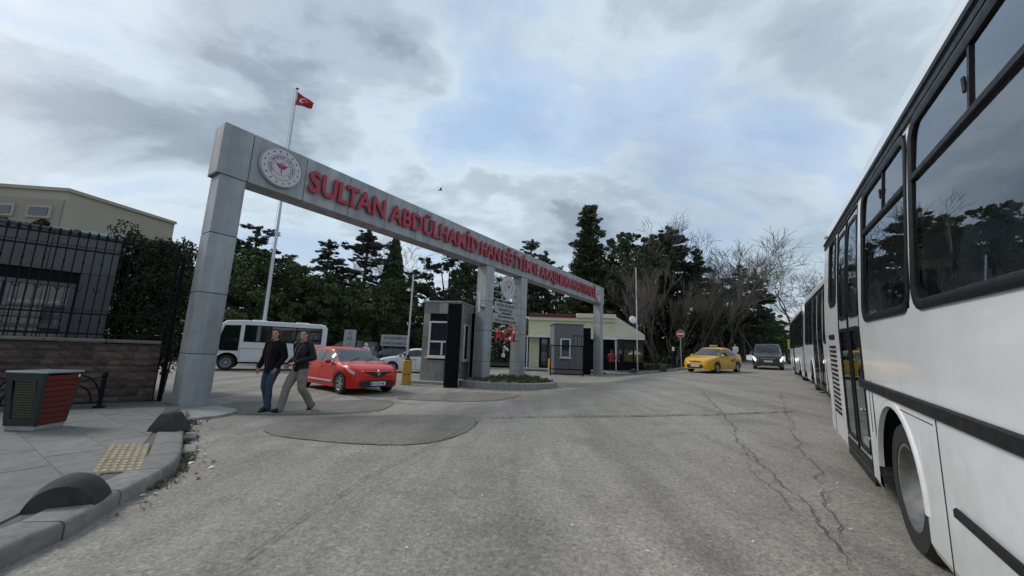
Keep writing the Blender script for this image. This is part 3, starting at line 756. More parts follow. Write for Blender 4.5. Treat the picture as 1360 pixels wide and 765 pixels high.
# emblems: disc with a star ring, lettering round the rim and a winged staff in red
mat('emblem_white', (.52, .50, .52), .45, 0, .06, 8)
mat('emblem_ink', (.16, .05, .06), .6)
def emblem(name, parent, loc, dia, rot, stars=16):
    r_ = dia/2; e = obj(name, (lambda b: (b.lathe([(0, 0), (r_*.98, 0), (r_, .012), (r_, .05), (r_*.985, .062), (0, .062)], 48), b)[1])(MB()).mesh(name, 'emblem_white', 40), parent, loc, rot)
    z = .064
    def ring(ra, rb, m, nm):
        b = MB(); n = 64; b.loft([[(q*math.cos(2*math.pi*k/n), q*math.sin(2*math.pi*k/n), zq) for k in range(n)] for q, zq in ((ra, z), (ra, z+.004), (rb, z+.004), (rb, z))], cap=False); b.build(nm, m, e)
    ring(r_*.955, r_*.975, 'emblem_ink', 'rim_line'); ring(r_*.62, r_*.635, 'emblem_ink', 'inner_ring'); ring(r_*.405, r_*.415, 'emblem_ink', 'inner_ring')
    sb_ = MB(); sp_ = []
    for k in range(10): a = math.pi/2+k*math.pi/5; q = r_*.055 if k % 2 == 0 else r_*.024; sp_.append((q*math.cos(a), q*math.sin(a)))
    sb_.prism(sp_, 0, .004); st = sb_.mesh('star', 'ink')
    for k in range(stars):
        a = 2*math.pi*(k+.5)/stars; obj('star', st, e, (r_*.80*math.cos(a), r_*.80*math.sin(a), z), (0, 0, a-math.pi/2))
    txt = 'TÜRKİYE CUMHURİYETİ SAĞLIK BAKANLIĞI'; n = len(txt)
    for k, ch in enumerate(txt):
        if ch == ' ': continue
        a = R(222)-R(264)*k/(n-1); me, wdt = text_mesh(ch, 'rim', .002, .01, 1.0, 'emblem_ink'); s_ = r_*.125
        o_ = obj('letter', me, e, (r_*.475*math.cos(a)+.5*wdt*s_*math.sin(-a+math.pi)*-1*0, r_*.475*math.sin(a), z+.002), (0, 0, a-math.pi/2), (s_, s_, 1))
    b = MB()                                                    # wings
    for s in (-1, 1):
        for k in range(4):
            y0 = .14-.055*k; l_ = .30-.055*k
            pl = [(s*.035, y0-.03), (s*(.05+l_*.5), y0-.035), (s*(.04+l_), y0+.05-.02*k), (s*(.05+l_*.55), y0+.012), (s*.035, y0+.012)]
            if s < 0: pl = pl[::-1]
            b.prism([(x*r_, y*r_) for x, y in pl], z, z+.006)
    b.build('wings', 'letter_red', e)
    b = MB(); b.prism([(x*r_, y*r_) for x, y in ((-.018, .12), (-.012, -.34), (.012, -.34), (.018, .12))], z, z+.006)
    pts = [(.07*math.sin(k*.8)*(1-k/14)*r_, (.06-.028*k)*r_, z+.004) for k in range(14)]; b.tube(pts, r_*.014, 5); b.build('staff', 'letter_red', e)
    b = MB(); cr = [(.085*math.cos(a), .085*math.sin(a)) for a in np.linspace(R(40), R(320), 16)]+[(.022+.068*math.cos(a), .068*math.sin(a)) for a in np.linspace(R(318), R(42), 16)]
    b.prism([((-y)*r_, (x+.26)*r_) for x, y in cr][::-1], z, z+.006); b.build('crescent', 'letter_red', e)
    return e
emblem('emblem', gate, (1.27, -.03, 6.09), 1.06, (R(90), 0, 0)); emblem('emblem', gate, (23.32, -.03, 6.05), 1.06, (R(90), 0, 0))
emblem('emblem', gate, (11.98, .02, 4.66), 1.16, (R(90), 0, 0))
# open slats and sign boards between the two middle pillars
for k in range(7):
    zq = 3.05+k*.35
    mb = MB(); mb.box((12.05, .44, zq), (2.29, .04, .05), ch=.008); mb.build('slat', 'galv', gate)
mat('board_grey', (.34, .335, .34), .5, 0, .08, 5)
def board(x0, x1, z0, z1, lines, hgt):
    b_ = panelbox('sign_board', gate, x0, x1, .05, .10, z0, z1, 'board_grey')
    n = len(lines)
    for k, t_ in enumerate(lines):
        zq = z1-(k+.80)*(z1-z0)/n*.92-.02; wdt = (x1-x0)*.86*min(1, len(t_)/max(len(q) for q in lines)); text_on(b_, t_, ((x0+x1)/2-wdt/2, .047, zq), (R(90), 0, 0), wdt, hgt)
board(11.06, 12.82, 3.43, 3.90, ['SAĞLIK BİLİMLERİ', 'ÜNİVERSİTESİ'], .13)
board(10.95, 13.05, 2.92, 3.36, ['SULTAN ABDÜLHAMİD HAN', 'EĞİTİM VE ARAŞTIRMA HASTANESİ'], .11)
x = 11.10
for ch in 'ACİL':
    me, wdt = text_mesh(ch, 'acil', .05, .02, 1.0, 'letter_red'); obj('letter', me, gate, (x, .02, 2.12), (R(90), 0, 0), (.72, .80, 1)); x += (wdt+.13)*.72
panelbox('letter_rail', gate, 11.0, 13.15, .13, .16, 2.22, 2.26, 'white_plastic', 0); panelbox('letter_rail', gate, 11.0, 13.15, .13, .16, 2.52, 2.56, 'white_plastic', 0)
# security camera under the lettering and floodlight on the middle pillar
cc = thing('security_camera', 'white security camera below the red emergency letters between the middle pillars', 'camera', GA+GM.to_3x3() @ Vector((11.85, .0, 1.62)), GROT)
mb = MB(); mb.box((0, -.05, .16), (.42, .12, .12), roty(R(24)), .02); mb.build('housing', 'white_plastic', cc)
mb = MB(); mb.tube([(0, 0, -.15), (0, 0, .1)], .03, 8); mb.box((0, .02, -.2), (.16, .12, .16), ch=.02); mb.build('mount', 'white_plastic', cc)
mb = MB(); mb.lathe([(0, 0), (.045, 0), (.045, .02), (0, .02)], 12, M=roty(R(24)) @ T(-.22, -.05, .16) @ roty(R(-90))); mb.build('lens', 'black_plastic', cc)
fl = thing('flood_light', 'small white lamp tube fixed to the left side of the second gate pillar', 'lamp', GA+GM.to_3x3() @ Vector((10.30, .25, 3.55)), GROT)
mb = MB(); mb.tube([(-.10, 0, -.25), (-.14, 0, .62)], .035, 8); mb.build('tube', 'white_plastic', fl); mb = MB(); mb.box((-.05, .0, -.02), (.12, .08, .08), ch=.01); mb.lathe([(0, 0), (.09, .0), (.1, .05), (.08, .12), (0, .14)], 12, M=T(-.02, -.12, .0) @ rotx(R(90))); mb.build('bracket', 'galv', fl)
# --- traffic island under the middle pillars
isl = [onground(601, 512.5), onground(640, 516.5), onground(690, 518.5), onground(722, 517.5), onground(746, 514)]
ip = [tuple(p.xy) for p in isl]
gx = lambda x, y: tuple((GA+rotz(GROT).to_3x3() @ Vector((x, y, 0))).xy)
ip = ip + [gx(15.3, .6), gx(14.6, 1.1), gx(10.6, 1.1), gx(9.9, .3)]
ip = smoothpoly(ip, 1)
island = thing('traffic_island', 'raised concrete-kerbed island with grass under the two middle gate pillars', 'traffic island')
n = len(ip); cI = sum((Vector(p) for p in ip), Vector((0, 0)))/n
mat('island_soil', (.075, .065, .035), .95, 0, .35, 6, .6, 40)
ITOP = .33
# kerb segments
peri = [];
for i in range(n):
    a, b = Vector(ip[i]), Vector(ip[(i+1) % n]); m_ = max(1, round((b-a).length/.7))
    for k in range(m_): peri.append(a.lerp(b, k/m_))
for i in range(len(peri)):
    a, b = peri[i], peri[(i+1) % len(peri)]; rows = []
    for k in (0.006, .994):
        p = a.lerp(b, k); q = p+(cI-p).normalized()*.2; g0 = ground(p.x, p.y)*.0
        rows.append([(p.x, p.y, -.1), (p.x, p.y, ITOP-.03), (p.x+(q.x-p.x)*.12, p.y+(q.y-p.y)*.12, ITOP), (q.x, q.y, ITOP), (q.x, q.y, -.1)])
    mb = MB(); mb.loft(rows); mb.build('kerb_stone', 'concrete', island)
mb = MB(); inner = [p+(cI-p).normalized()*.17 for p in peri]; mb.add([(p.x, p.y, ITOP-.03) for p in inner]+[(cI.x, cI.y, ITOP+.03)], [(i, (i+1) % len(inner), len(inner)) for i in range(len(inner))]); mb.build('soil', 'island_soil', island, 60)
rnd = random.Random(5); sp = []
for k in range(420):
    i = rnd.randrange(len(inner)); q = cI.lerp(inner[i], math.sqrt(rnd.random())*.97); sp.append((q.x, q.y, ITOP-.02, .1))
blades('grass', sp, 'grass', .14, parent=island, n=9, seed=6, wd=.012)
# ------------------------------------------------------------------ windows and booths
mat('upvc', (.68, .69, .70), .35, 0, .05, 4)
mat('pane', (.03, .036, .04), .04, 0, spec=.9)
mat('stone_clad', (.245, .236, .22), .8, 0, .15, 3, .25, 50, rnd=.30)
mat('booth_grey', (.15, .152, .155), .8, 0, .10, 2, .2, 60, streak=.12)
def window(parent, M, w_, h_, fr=.06, mull=(), trans=(), m='upvc', name='window'):
    # M maps local (x right, z up, -y outward)
    e = MB()
    for a in (((-w_/2+fr/2), 0, h_/2, fr, h_), ((w_/2-fr/2), 0, h_/2, fr, h_)): e.box((a[0], -.03, a[2]), (a[3], .07, a[4]), M, .006)
    for zq in (fr/2, h_-fr/2): e.box((0, -.03, zq), (w_-2*fr-.002, .068, fr), M, .006)
    for t_ in trans: e.box((0, -.03, t_), (w_-2*fr-.002, .060, fr), M, .006)
    for x, z0, z1 in mull: e.box((x, -.03, (z0+z1)/2), (fr, .055, z1-z0), M, .006)
    f = e.build(name, m, parent)
    p = MB(); p.box((0, -.005, h_/2), (w_-.02, .02, h_-.02), M); p.build('pane', 'pane', f)
    s = MB(); s.box((0, -.06, -.03), (w_+.14, .14, .05), M, .006); s.build('sill', m, f)
    return f
b1a = onground(557, 508.5); b1b = onground(604, 511)
dv = (b1b-b1a); dv.z = 0; BW1 = 1.62; rz1 = math.atan2(dv.y, dv.x)
booth = thing('guard_booth', 'stone clad guard booth with white framed window left of the middle pillars', 'booth', (b1a.x, b1a.y, ground(b1a.x, b1a.y)), rz1)
BW, BD, BHt = 1.66, 1.9, 3.5
mb = MB(); mb.box((BW/2, BD/2, BHt/2), (BW-.04, BD-.04, BHt-.04)); mb.build('core', 'dark_core', booth)
rnd = random.Random(3)
cover = [(.28, 1.25, 1.10, 2.70)]
zz0 = 0; rowh = [.50]*7
for r_ in range(7):
    xq = 0 if r_ % 2 == 0 else -.35
    while xq < BW-.02:
        a, b = max(0, xq), min(BW, xq+.7); xq += .7
        if b-a < .05: continue
        segs = [(a, b)]
        if zz0+.5 > 1.12 and zz0 < 2.68: segs = [(a, min(b, .30)), (max(a, 1.24), b)]
        for (p, q) in segs:
            if q-p > .03: panelbox('stone_slab', booth, p+.003, q-.003, -.02, .015, zz0+.003, zz0+.497, 'stone_clad', .003)
    xq = 0 if r_ % 2 else -.4
    while xq < BD-.02:
        a, b = max(.02, xq), min(BD, xq+.8); xq += .8
        if b-a < .05: continue
        panelbox('stone_slab', booth, BW-.015, BW+.02, a+.003, b-.003, zz0+.003, zz0+.497, 'stone_clad', .003)
        panelbox('stone_slab', booth, -.02, .015, a+.003, b-.003, zz0+.003, zz0+.497, 'stone_clad', .003)
    zz0 += .5
panelbox('roof_cap', booth, -.05, BW+.05, -.05, BD+.05, 3.50, 3.56, 'stone_clad')
window(booth, T(.77, -.0, 1.12), .94, 1.54, .07, [(.16, .1, .62)], [.66])
window(booth, T(BW+.02, .9, 1.0) @ rotz(R(90)), .7, 1.6, .06)
mb = MB(); mb.box((.8, -.25, .05), (2.1, .5, .14), ch=.01); mb.build('step', 'concrete', booth)
# black folding gate leaves beside the booth
def dark_leaf(label, P, rz, wdt, hgt, dep=.5):
    t_ = thing('gate_leaf', label, 'gate', P, rz)
    mb = MB(); mb.box((wdt/2, dep/2, hgt/2), (wdt, dep*.9, hgt-.1)); mb.build('sheet', 'black_iron', t_)
    for x in (0, wdt): mb = MB(); mb.box((x, 0, hgt/2), (.07, .07, hgt), ch=.006); mb.build('stile', 'black_iron', t_)
    for zq in (.08, hgt*.42, hgt-.05): mb = MB(); mb.box((wdt/2, -.02, zq), (wdt-.075, .05, .07)); mb.build('rail', 'black_iron', t_)
    for k in range(max(2, int(wdt/.14))): bar(t_, .07+k*.14, .1, hgt-.1, .012, -.015)
    for k in range(6): mb = MB(); mb.lathe([(0, 0), (.03, 0), (.03, .015), (0, .02)], 8, M=T(wdt+.036, dep*.5, .35+k*(hgt-.6)/5) @ roty(R(90))); mb.build('bolt_cap', 'galv', t_)
    mb = MB(); mb.box((wdt, dep/2, hgt/2), (.06, dep, hgt), ch=.006); mb.build('end_post', 'black_iron', t_)
    return t_
P = onground(590, 515); dark_leaf('tall black folded gate leaf standing in front of the stone guard booth', P, GROT-R(42), .48, 3.3, .75)
P = GA+rotz(GROT).to_3x3() @ Vector((10.95, .75, 0)); P.z = .25; dark_leaf('black steel gate leaf behind the sign boards between the middle pillars', P, GROT+R(88), .4, 3.0, .12)
# yellow barrier housings
def barrier(label, P, rz):
    t_ = thing('barrier_housing', label, 'barrier', P, rz, 'yellow barrier housings')
    mb = MB(); mb.box((0, 0, .5), (.34, .30, .98), ch=.025); mb.build('cabinet', 'yellow_paint', t_, 40)
    mb = MB(); mb.box((0, 0, 1.02), (.24, .22, .08), ch=.02); mb.lathe([(.06, 0), (.06, .16), (.03, .2), (0, .2)], 10, M=T(0, 0, 1.04)); mb.build('motor_head', 'black_plastic', t_)
    for x in (-.06, .08): mb = MB(); mb.lathe([(0, 0), (.035, 0), (.03, .014), (0, .015)], 10, M=T(x, -.152, .42) @ rotx(R(90))); mb.build('lock', 'ink', t_)
    mb = MB(); mb.box((0, 0, .01), (.42, .38, .03)); mb.build('base_plate', 'galv', t_); return t_
barrier('yellow barrier housing beside the red car', onground(539, 511), R(10))
barrier('small yellow barrier housing at the left edge of the grey booth', onground(731, 494), R(10))
# second booth, grey render
b2 = onground(735, 497.5); b2.z = ground(b2.x, b2.y)
booth2 = thing('guard_booth', 'plain grey guard booth with a white framed window near the far pillar', 'booth', b2, R(2))
W2, H2 = 2.05, 3.45
mb = MB(); mb.box((W2/2, 1.0, H2/2), (W2, 2.0, H2), ch=.015); mb.build('wall', 'booth_grey', booth2)
mb = MB(); mb.box((W2/2, 1.0, H2+.03), (W2+.12, 2.1, .07), ch=.01); mb.build('roof_cap', 'booth_grey', booth2)
window(booth2, T(.80, 0, 1.15), .70, 1.32, .08, name='window')
mb = MB(); mb.box((.02, -.03, H2+.09), (.10, .08, .08), ch=.01); mb.build('lamp', 'white_plastic', booth2)
# low barred gate in front of it
P = onground(731, 498.5)
lg = thing('sliding_gate', 'low black barred gate leaf in front of the grey booth', 'gate', P, R(1))
GWd = 2.15
for zq in (.10, .42, 1.95): mb = MB(); mb.box((GWd/2, 0, zq), (GWd, .05, .07)); mb.build('rail', 'black_iron', lg)
for x in (0, GWd): mb = MB(); mb.box((x, 0, 1.0), (.07, .07, 2.0)); mb.build('stile', 'black_iron', lg)
for k in range(15): bar(lg, .14+k*.134, .1, 1.92, .010, 0)
for k in range(3): bar(lg, 1.5+k*.27, 1.95, 2.62, .014, 0)
mb = MB(); mb.box((1.77, 0, 2.64), (.62, .04, .05)); mb.build('rail', 'black_iron', lg)
P = onground(774, 497.5); dark_leaf('tall black folded gate leaf between the grey booth and the far pillar', P, R(8), .55, 3.35, .9)
# cream sided building behind the booths
mat('siding', (.64, .60, .40), .6, 0, .08, 3, streak=.08, rnd=.03)
mat('siding_end', (.64, .61, .47), .6, 0, .08, 3, rnd=.03)
mat('red_roof', (.12, .022, .02), .6, 0, .2, 4)
C0 = atd(701, 33, 0); C0.z = .2
cb = thing('clinic_building', 'low cream clapboard building with red roof strip behind the booths', 'building', C0, R(-4))
CWd, CH = 7.2, 4.55
mb = MB(); mb.box((CWd/2, 3.2, 1.3), (CWd-.2, 6.0, 2.6)); mb.build('dark_interior', 'dark_core', cb)
for k in range(9):
    mb = MB(); zq = 2.75+k*.155; mb.loft([[(0, 0, zq), (0, .03, zq+.16), (0, .1, zq+.16), (0, .1, zq)], [(CWd, 0, zq), (CWd, .03, zq+.16), (CWd, .1, zq+.16), (CWd, .1, zq)]]); mb.build('clapboard', 'siding', cb)
mb = MB(); mb.box((1.65, .05, 1.32), (.02, .02, .02)); 
for k in range(17):
    mb = MB(); zq = .05+k*.155; mb.loft([[(.1, 0, zq), (.1, .03, zq+.158), (.1, .1, zq+.158), (.1, .1, zq)], [(.95, 0, zq), (.95, .03, zq+.158), (.95, .1, zq+.158), (.95, .1, zq)]]); mb.build('clapboard', 'siding', cb)
mb = MB(); mb.box((CWd/2, -.35, 2.70), (CWd+.3, .9, .10), ch=.01); mb.build('awning', 'white_plastic', cb)
mb = MB(); mb.box((CWd/2, 3.1, 4.28), (CWd+.2, 6.6, .26), ch=.02); mb.build('fascia', 'siding_end', cb)
mb = MB(); mb.box((2.0, .2, 4.55), (4.0, 1.0, .27), ch=.02); mb.build('roof_strip', 'red_roof', cb)
mb = MB(); mb.box((5.7, .2, 4.60), (3.3, 1.2, .36), ch=.02); mb.build('parapet', 'siding_end', cb)
for k in range(10):                                   # lean-to end wall under a sloping roof line
    z0 = 2.75+k*.19; z1 = z0+.19; xe = lambda zq: CWd+2.6*(1-max(0, (zq-3.2))/1.6)
    if xe(z1) <= CWd+.1: continue
    mb = MB(); mb.loft([[(CWd+.02, .1, z0), (CWd+.02, .14, z1), (CWd+.02, .3, z1), (CWd+.02, .3, z0)], [(xe(z0), .1, z0), (xe(z1), .14, z1), (xe(z1), .3, z1), (xe(z0), .3, z0)]]); mb.build('clapboard', 'siding_end', cb)
mb = MB(); mb.box((CWd+1.25, 1.4, 1.35), (2.5, 2.2, 2.75)); mb.build('lean_to', 'dark_core', cb)
for k in range(3): window(cb, T(CWd+.42+k*.85, .28, .9), .8, 1.75, .05, m='black_plastic')
window(cb, T(1.9, .1, .3), 1.6, 2.3, .06, [(0, .1, 2.2)], m='black_plastic'); window(cb, T(3.7, .1, .9), 1.5, 1.6, .06, [(0, .1, 1.5)], m='black_plastic')
for x in (-.05, CWd+.05): mb = MB(); mb.box((x, -.65, 1.3), (.09, .09, 2.7)); mb.build('awning_post', 'white_plastic', cb)
mb = MB(); mb.box((CWd/2, -1.2, .06), (CWd+2, 2.2, .14), ch=.02); mb.build('terrace', 'concrete', cb)
# ------------------------------------------------------------------ buildings at the left
mat('render_dark', (.105, .108, .112), .85, 0, .12, 1.5, .2, 60, rnd=.05, streak=.12)
E0 = Vector((-10.75, 10.35, 0))
gbld = thing('guard_house', 'dark grey panelled gatehouse with a wide window behind the iron fence', 'building', E0, R(90+180-42))
# local x runs left-near from the corner (picture right edge), +y towards the pavement
HH = 4.12
mb = MB(); mb.box((4, -1.6, HH/2), (8, 3.15, HH)); mb.build('core', 'dark_core', gbld)
for r_ in range(4):
    for k in range(7):
        a, b = k*1.2, k*1.2+1.19; z0, z1 = r_*1.04, r_*1.04+1.03
        if 1 <= r_ <= 2:
            if k > 0: continue
            b = .60
        panelbox('panel', gbld, a, b, -.02, .02, z0, z1, 'render_dark')
panelbox('panel', gbld, -.02, .0, -3.1, .02, 0, HH, 'render_dark'); panelbox('roof_cap', gbld, -.06, 8, -3.2, .06, HH, HH+.06, 'render_dark')
window(gbld, T(2.34, .0, 1.10) @ rotz(math.pi), 3.4, 1.72, .10, [(0, .1, 1.6)], [.62], m='render_dark')
# far beige block
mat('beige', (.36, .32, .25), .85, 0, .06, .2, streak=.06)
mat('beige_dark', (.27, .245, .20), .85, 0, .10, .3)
K0 = atd(92, 62, 0, 255); _d = pray(92, 255); _h = math.hypot(_d.x, _d.y); K0 = Vector((_d.x/_h*62, _d.y/_h*62, 0)); KZ = CAMH+_d.z/_h*62
_d = pray(232, 298); _h = math.hypot(_d.x, _d.y); _q = (KZ-CAMH)/(_d.z/_h); K9 = Vector((_d.x/_h*_q, _d.y/_h*_q, 0))
bb = thing('hospital_block', 'large plain beige flat-roofed building far behind the iron fence', 'building', (K0.x, K0.y, 0), 0)
d1 = Vector((math.sin(R(14)), math.cos(R(14)))); d2 = Vector((-1, -.10)).normalized()
p0 = Vector((0, 0)); p1 = (K9-K0).xy; d1 = p1.normalized(); p3 = d2*40
mb = MB(); mb.prism([tuple(p) for p in (p0, p1, p1+p3, p3)], -1, KZ); mb.build('wall', 'beige', bb)
mb = MB(); 
for k in range(3):
    q = d2*(1.0+k*3.5); mb = MB(); mb.prism([tuple(q+Vector((0, -.3))), tuple(q+d2*2.3+Vector((0, -.3))), tuple(q+d2*2.3+Vector((0, .3))), tuple(q+Vector((0, .3)))], KZ-3.1, KZ-1.75); f = mb.build('window', 'beige', bb)
    mb = MB(); mb.prism([tuple(q+d2*.25+Vector((0, -.36))), tuple(q+d2*2.05+Vector((0, -.36))), tuple(q+d2*2.05+Vector((0, .2))), tuple(q+d2*.25+Vector((0, .2)))], KZ-2.85, KZ-2.0); mb.build('pane', 'pane', f)
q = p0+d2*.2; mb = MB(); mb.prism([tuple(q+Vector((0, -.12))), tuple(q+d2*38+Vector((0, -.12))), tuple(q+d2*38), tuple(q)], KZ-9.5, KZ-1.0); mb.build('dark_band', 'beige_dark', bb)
mb = MB(); mb.prism([tuple(p) for p in (p0-d1*.25-d2*.25, p1-d2*.25, p1+p3, p3-d1*.25)], KZ, KZ+.35); mb.build('parapet', 'beige', bb)
# white flat canopy in front of it
K1 = atd(45, 38, 0, 440); zc = zat(45, 292, K1)-.9
cn = thing('metal_shed', 'pale sheet-metal shed roof visible above the gatehouse', 'building', (K1.x, K1.y, 0), R(-8))
mb = MB(); mb.loft([[(-7, -4, zc-.5), (3, -4, zc-.9), (3, 4, zc-.9), (-7, 4, zc-.5)], [(-7, -4, zc+.1), (3, -4, zc-.3), (3, 4, zc+.9), (-7, 4, zc+1.3)]]); mb.build('roof', 'bin_top', cn)
mb = MB(); mb.box((-2, 0, zc/2-.5), (9, 7, zc-.9)); mb.build('wall', 'beige_dark', cn)
# ================================================================== VEHICLES
mat('tyre', (.016, .016, .016), .85, 0, .25, 30, .3, 80)
mat('alloy', (.50, .51, .52), .3, .8)
mat('lamp_lens', (.40, .42, .44), .06, 0, spec=.8, coat=1)
mat('lamp_red', (.25, .01, .01), .15)
mat('lamp_on', (1, .98, .92), .2, emit=2.2)
def paint(name, col, metal=0): return mat(name, col, .28, metal, .03, 2, coat=.28, spec=.25)
paint('paint_red', (.55, .020, .007)); paint('paint_yellow', (.62, .34, .010)); paint('paint_grey', (.05, .056, .062), .4); paint('paint_white', (.66, .67, .68)); paint('paint_dark', (.02, .021, .024), .3); paint('paint_silver', (.33, .34, .35), .6)
def wheel_parts(parent, x, y, r, wd, spokes=5, sgn=1, alloy='alloy', dish=0):
    # wheel axis along local y; outward = sgn
    M = T(x, y, r) @ rotx(R(-90)*sgn)
    w_ = obj('wheel', (lambda b: (b.lathe([(r*.62, -wd/2), (r*.90, -wd/2), (r*.985, -wd*.38), (r, -wd*.2), (r, wd*.2), (r*.985, wd*.38), (r*.92, wd/2), (r*.66, wd/2), (r*.62, wd*.42)], 32, M=M), b)[1])(MB()).mesh('tyre', 'tyre', 40), parent)
    rm = MB(); rm.lathe([(r*.64, wd*.44), (r*.645, wd*.48), (r*.60, wd*.47), (r*.57, wd*.2), (r*.5, -.02), (0, -.02)], 28, M=M); rm.build('rim_well', 'dark_core' if spokes else alloy, w_, 40)
    if spokes:
        sp_ = MB()
        for k in range(spokes):
            a = 2*math.pi*k/spokes
            for da in (-.16, .16):
                sp_.loft([[(q*math.cos(a+da*(1 if q > .1*r else .4))-ww*math.sin(a), q*math.sin(a+da*(1 if q > .1*r else .4))+ww*math.cos(a), zq) for ww, zq in ((-hw, z0), (hw, z0), (hw*.6, z1), (-hw*.6, z1))] for q, hw, z0, z1 in ((r*.1, .03, .0, wd*.36), (r*.60, .026, wd*.2, wd*.44))], M=M)
        sp_.lathe([(r*.57, wd*.3), (r*.64, wd*.46), (r*.60, wd*.49), (r*.55, wd*.44)], 28, M=M); sp_.lathe([(0, wd*.40), (r*.12, wd*.40), (r*.15, wd*.3)], 12, M=M); sp_.build('rim', alloy, w_, 40)
    else:
        d_ = MB(); d_.lathe([(r*.60, wd*.47), (r*.57, wd*.1), (r*.50, -wd*.12), (r*.36, -wd*.16), (r*.30, wd*.05), (r*.22, wd*.22), (r*.08, wd*.26), (0, wd*.26)], 32, M=M); d_.build('rim', alloy, w_, 40)
        bl = MB()
        for k in range(10): a = 2*math.pi*k/10; bl.lathe([(.018, 0), (.018, .03), (0, .034)], 6, M=M @ T(r*.32*math.cos(a), r*.32*math.sin(a), -wd*.05))
        bl.build('wheel_nuts', 'dark_core', w_)
    return w_
def car(name, label, P, rz, sp, tilt=None, group=None, cat='car'):
    """sp: L,W, top[(x,z)], belt[(x,z)], half[(x,f)], cabin half width, wheels, windows. local x forward, z up"""
    t_ = thing(name, label, cat, P, rz, group)
    if tilt is not None: t_.matrix_world = Matrix.Translation(P) @ tilt.to_4x4() @ rotz(rz)
    Lh, Wh = sp['L']/2, sp['W']/2; xw = sp['wheels']; rw = sp['rw']; ra = rw*1.13
    xs = set(np.linspace(-Lh, Lh, 41).round(3))
    for x in xw: xs |= set((x+ra*np.cos(np.linspace(0, math.pi, 13))).round(3))
    for a, b in sp['side_win']: xs |= {a, b}
    xs |= set(sp['screen'])|set(sp['rear'])|set(np.linspace(Lh-.14, Lh, 5).round(3))
    xs = sorted(xs); clean = [xs[0]]
    for x in xs[1:]:
        if x-clean[-1] > .008: clean.append(x)
    xs = clean
    def sec(x):
        hw = Wh*sinterp(sp['half'], x); zb = interp(sp['belt'], x); zt = sinterp(sp['top'], x); zt = max(zt, .45)
        zs = interp(sp['sill'], x)
        for c in xw:
            if abs(x-c) < ra: zs = max(zs, rw+math.sqrt(max(0, ra*ra-(x-c)**2)))
        zb = min(zb, zt-.03); cab = sst(.06, .40, zt-zb)
        ye = (hw-.10)*(1-cab)+cab*sp['cab']*Wh; ze = zt-.035-.045*cab
        lp = lambda a, b, k: a+(b-a)*k
        p5 = (hw-.035, zb); p6 = (ye+.02, ze)
        zs = min(zs, zb-.05)
        return [(0, zs+.02), (hw-.10, zs+.005), (hw-.025, zs), (hw-.012, lp(zs, zb, .12)), (hw+.004, lp(zs, zb, .40)), (hw-.004, lp(zs, zb, .62)), (hw-.008, lp(zs, zb, .82)), p5,
                (lp(p5[0], p6[0], .07), lp(zb, ze, .07)), (lp(p5[0], p6[0], .55)+.012*cab, lp(zb, ze, .55)), (lp(p5[0], p6[0], .93), lp(zb, ze, .93)), p6, (ye*.90, zt-.018), (ye*.5, zt-.003), (0, zt)]
    K = 15; body = MB(); glass = {}
    S = [sec(x) for x in xs]
    def pane(nm): return glass.setdefault(nm, MB())
    for sgn in (1, -1):
        base = len(body.v)
        body.v += [(x, sgn*p[0], p[1]) for x, s_ in zip(xs, S) for p in s_]
        for i in range(len(xs)-1):
            xm = (xs[i]+xs[i+1])/2
            for j in range(K-1):
                q = (base+i*K+j, base+(i+1)*K+j, base+(i+1)*K+j+1, base+i*K+j+1)
                if sgn < 0: q = q[::-1]
                g_ = None
                if j in (8, 9):
                    for wi, (a, b) in enumerate(sp['side_win']):
                        if a <= xm <= b: g_ = ('side_window', wi, sgn)
                if j in (11, 12, 13):
                    if sp['screen'][0] < xm < sp['screen'][1]: g_ = ('windscreen', 0, 0)
                    if sp['rear'][0] < xm < sp['rear'][1]: g_ = ('rear_window', 0, 0)
                if g_: p_ = pane(g_); p_.add([body.v[k] for k in q], [(0, 1, 2, 3)])
                else: body.f.append(q)
        for e, rev in ((0, False), (len(xs)-1, True)):
            ids = tuple(base+e*K+j for j in range(K)); body.f.append(ids if rev == (sgn > 0) else ids[::-1])
    bo = body.build('body', sp['paint'], t_, 38)
    for (nm, _, _), p_ in glass.items(): p_.build(nm, sp.get('glass', 'car_glass'), bo, 40)
    ins = MB(); ins.box((0, 0, .42), (sp['L']*.90, sp['W']*.74, .34)); ins.build('underbody', 'dark_core', t_)
    for x in xw:
        ins = MB(); ins.lathe([(ra*.99, -Wh*.86), (ra*.99, Wh*.86)], 20, M=T(x, 0, rw) @ rotx(R(90)), cap=True); 
    for x in xw:
        for sgn in (1, -1): wheel_parts(t_, x, sgn*(Wh*.985-.105), rw, .21, sp.get('spokes', 5), sgn)
    # lamps, trim and plates
    def patch(nm, x0, x1, v0, v1, m, sgn, off=.008, taperx=0):
        b = MB(); nxp, nvp = 7, 5; rows = []
        for k in range(nxp):
            x = x0+(x1-x0)*k/(nxp-1); s_ = sec(x); r_ = []
            for q in range(nvp):
                vv = v0+(v1-v0)*q/(nvp-1); vv = v1-(v1-vv)*(1-taperx*(1-k/(nxp-1))); i = min(int(vv), K-2); f = vv-i
                y_, z_ = s_[i][0]*(1-f)+s_[i+1][0]*f, s_[i][1]*(1-f)+s_[i+1][1]*f
                r_.append((x+off*.6, sgn*(y_+off), z_+off*.5))
            rows.append(r_)
        b.loft(rows, closed=False, cap=False); b.build(nm, m, bo, 60)
    hl = sp['headlight']
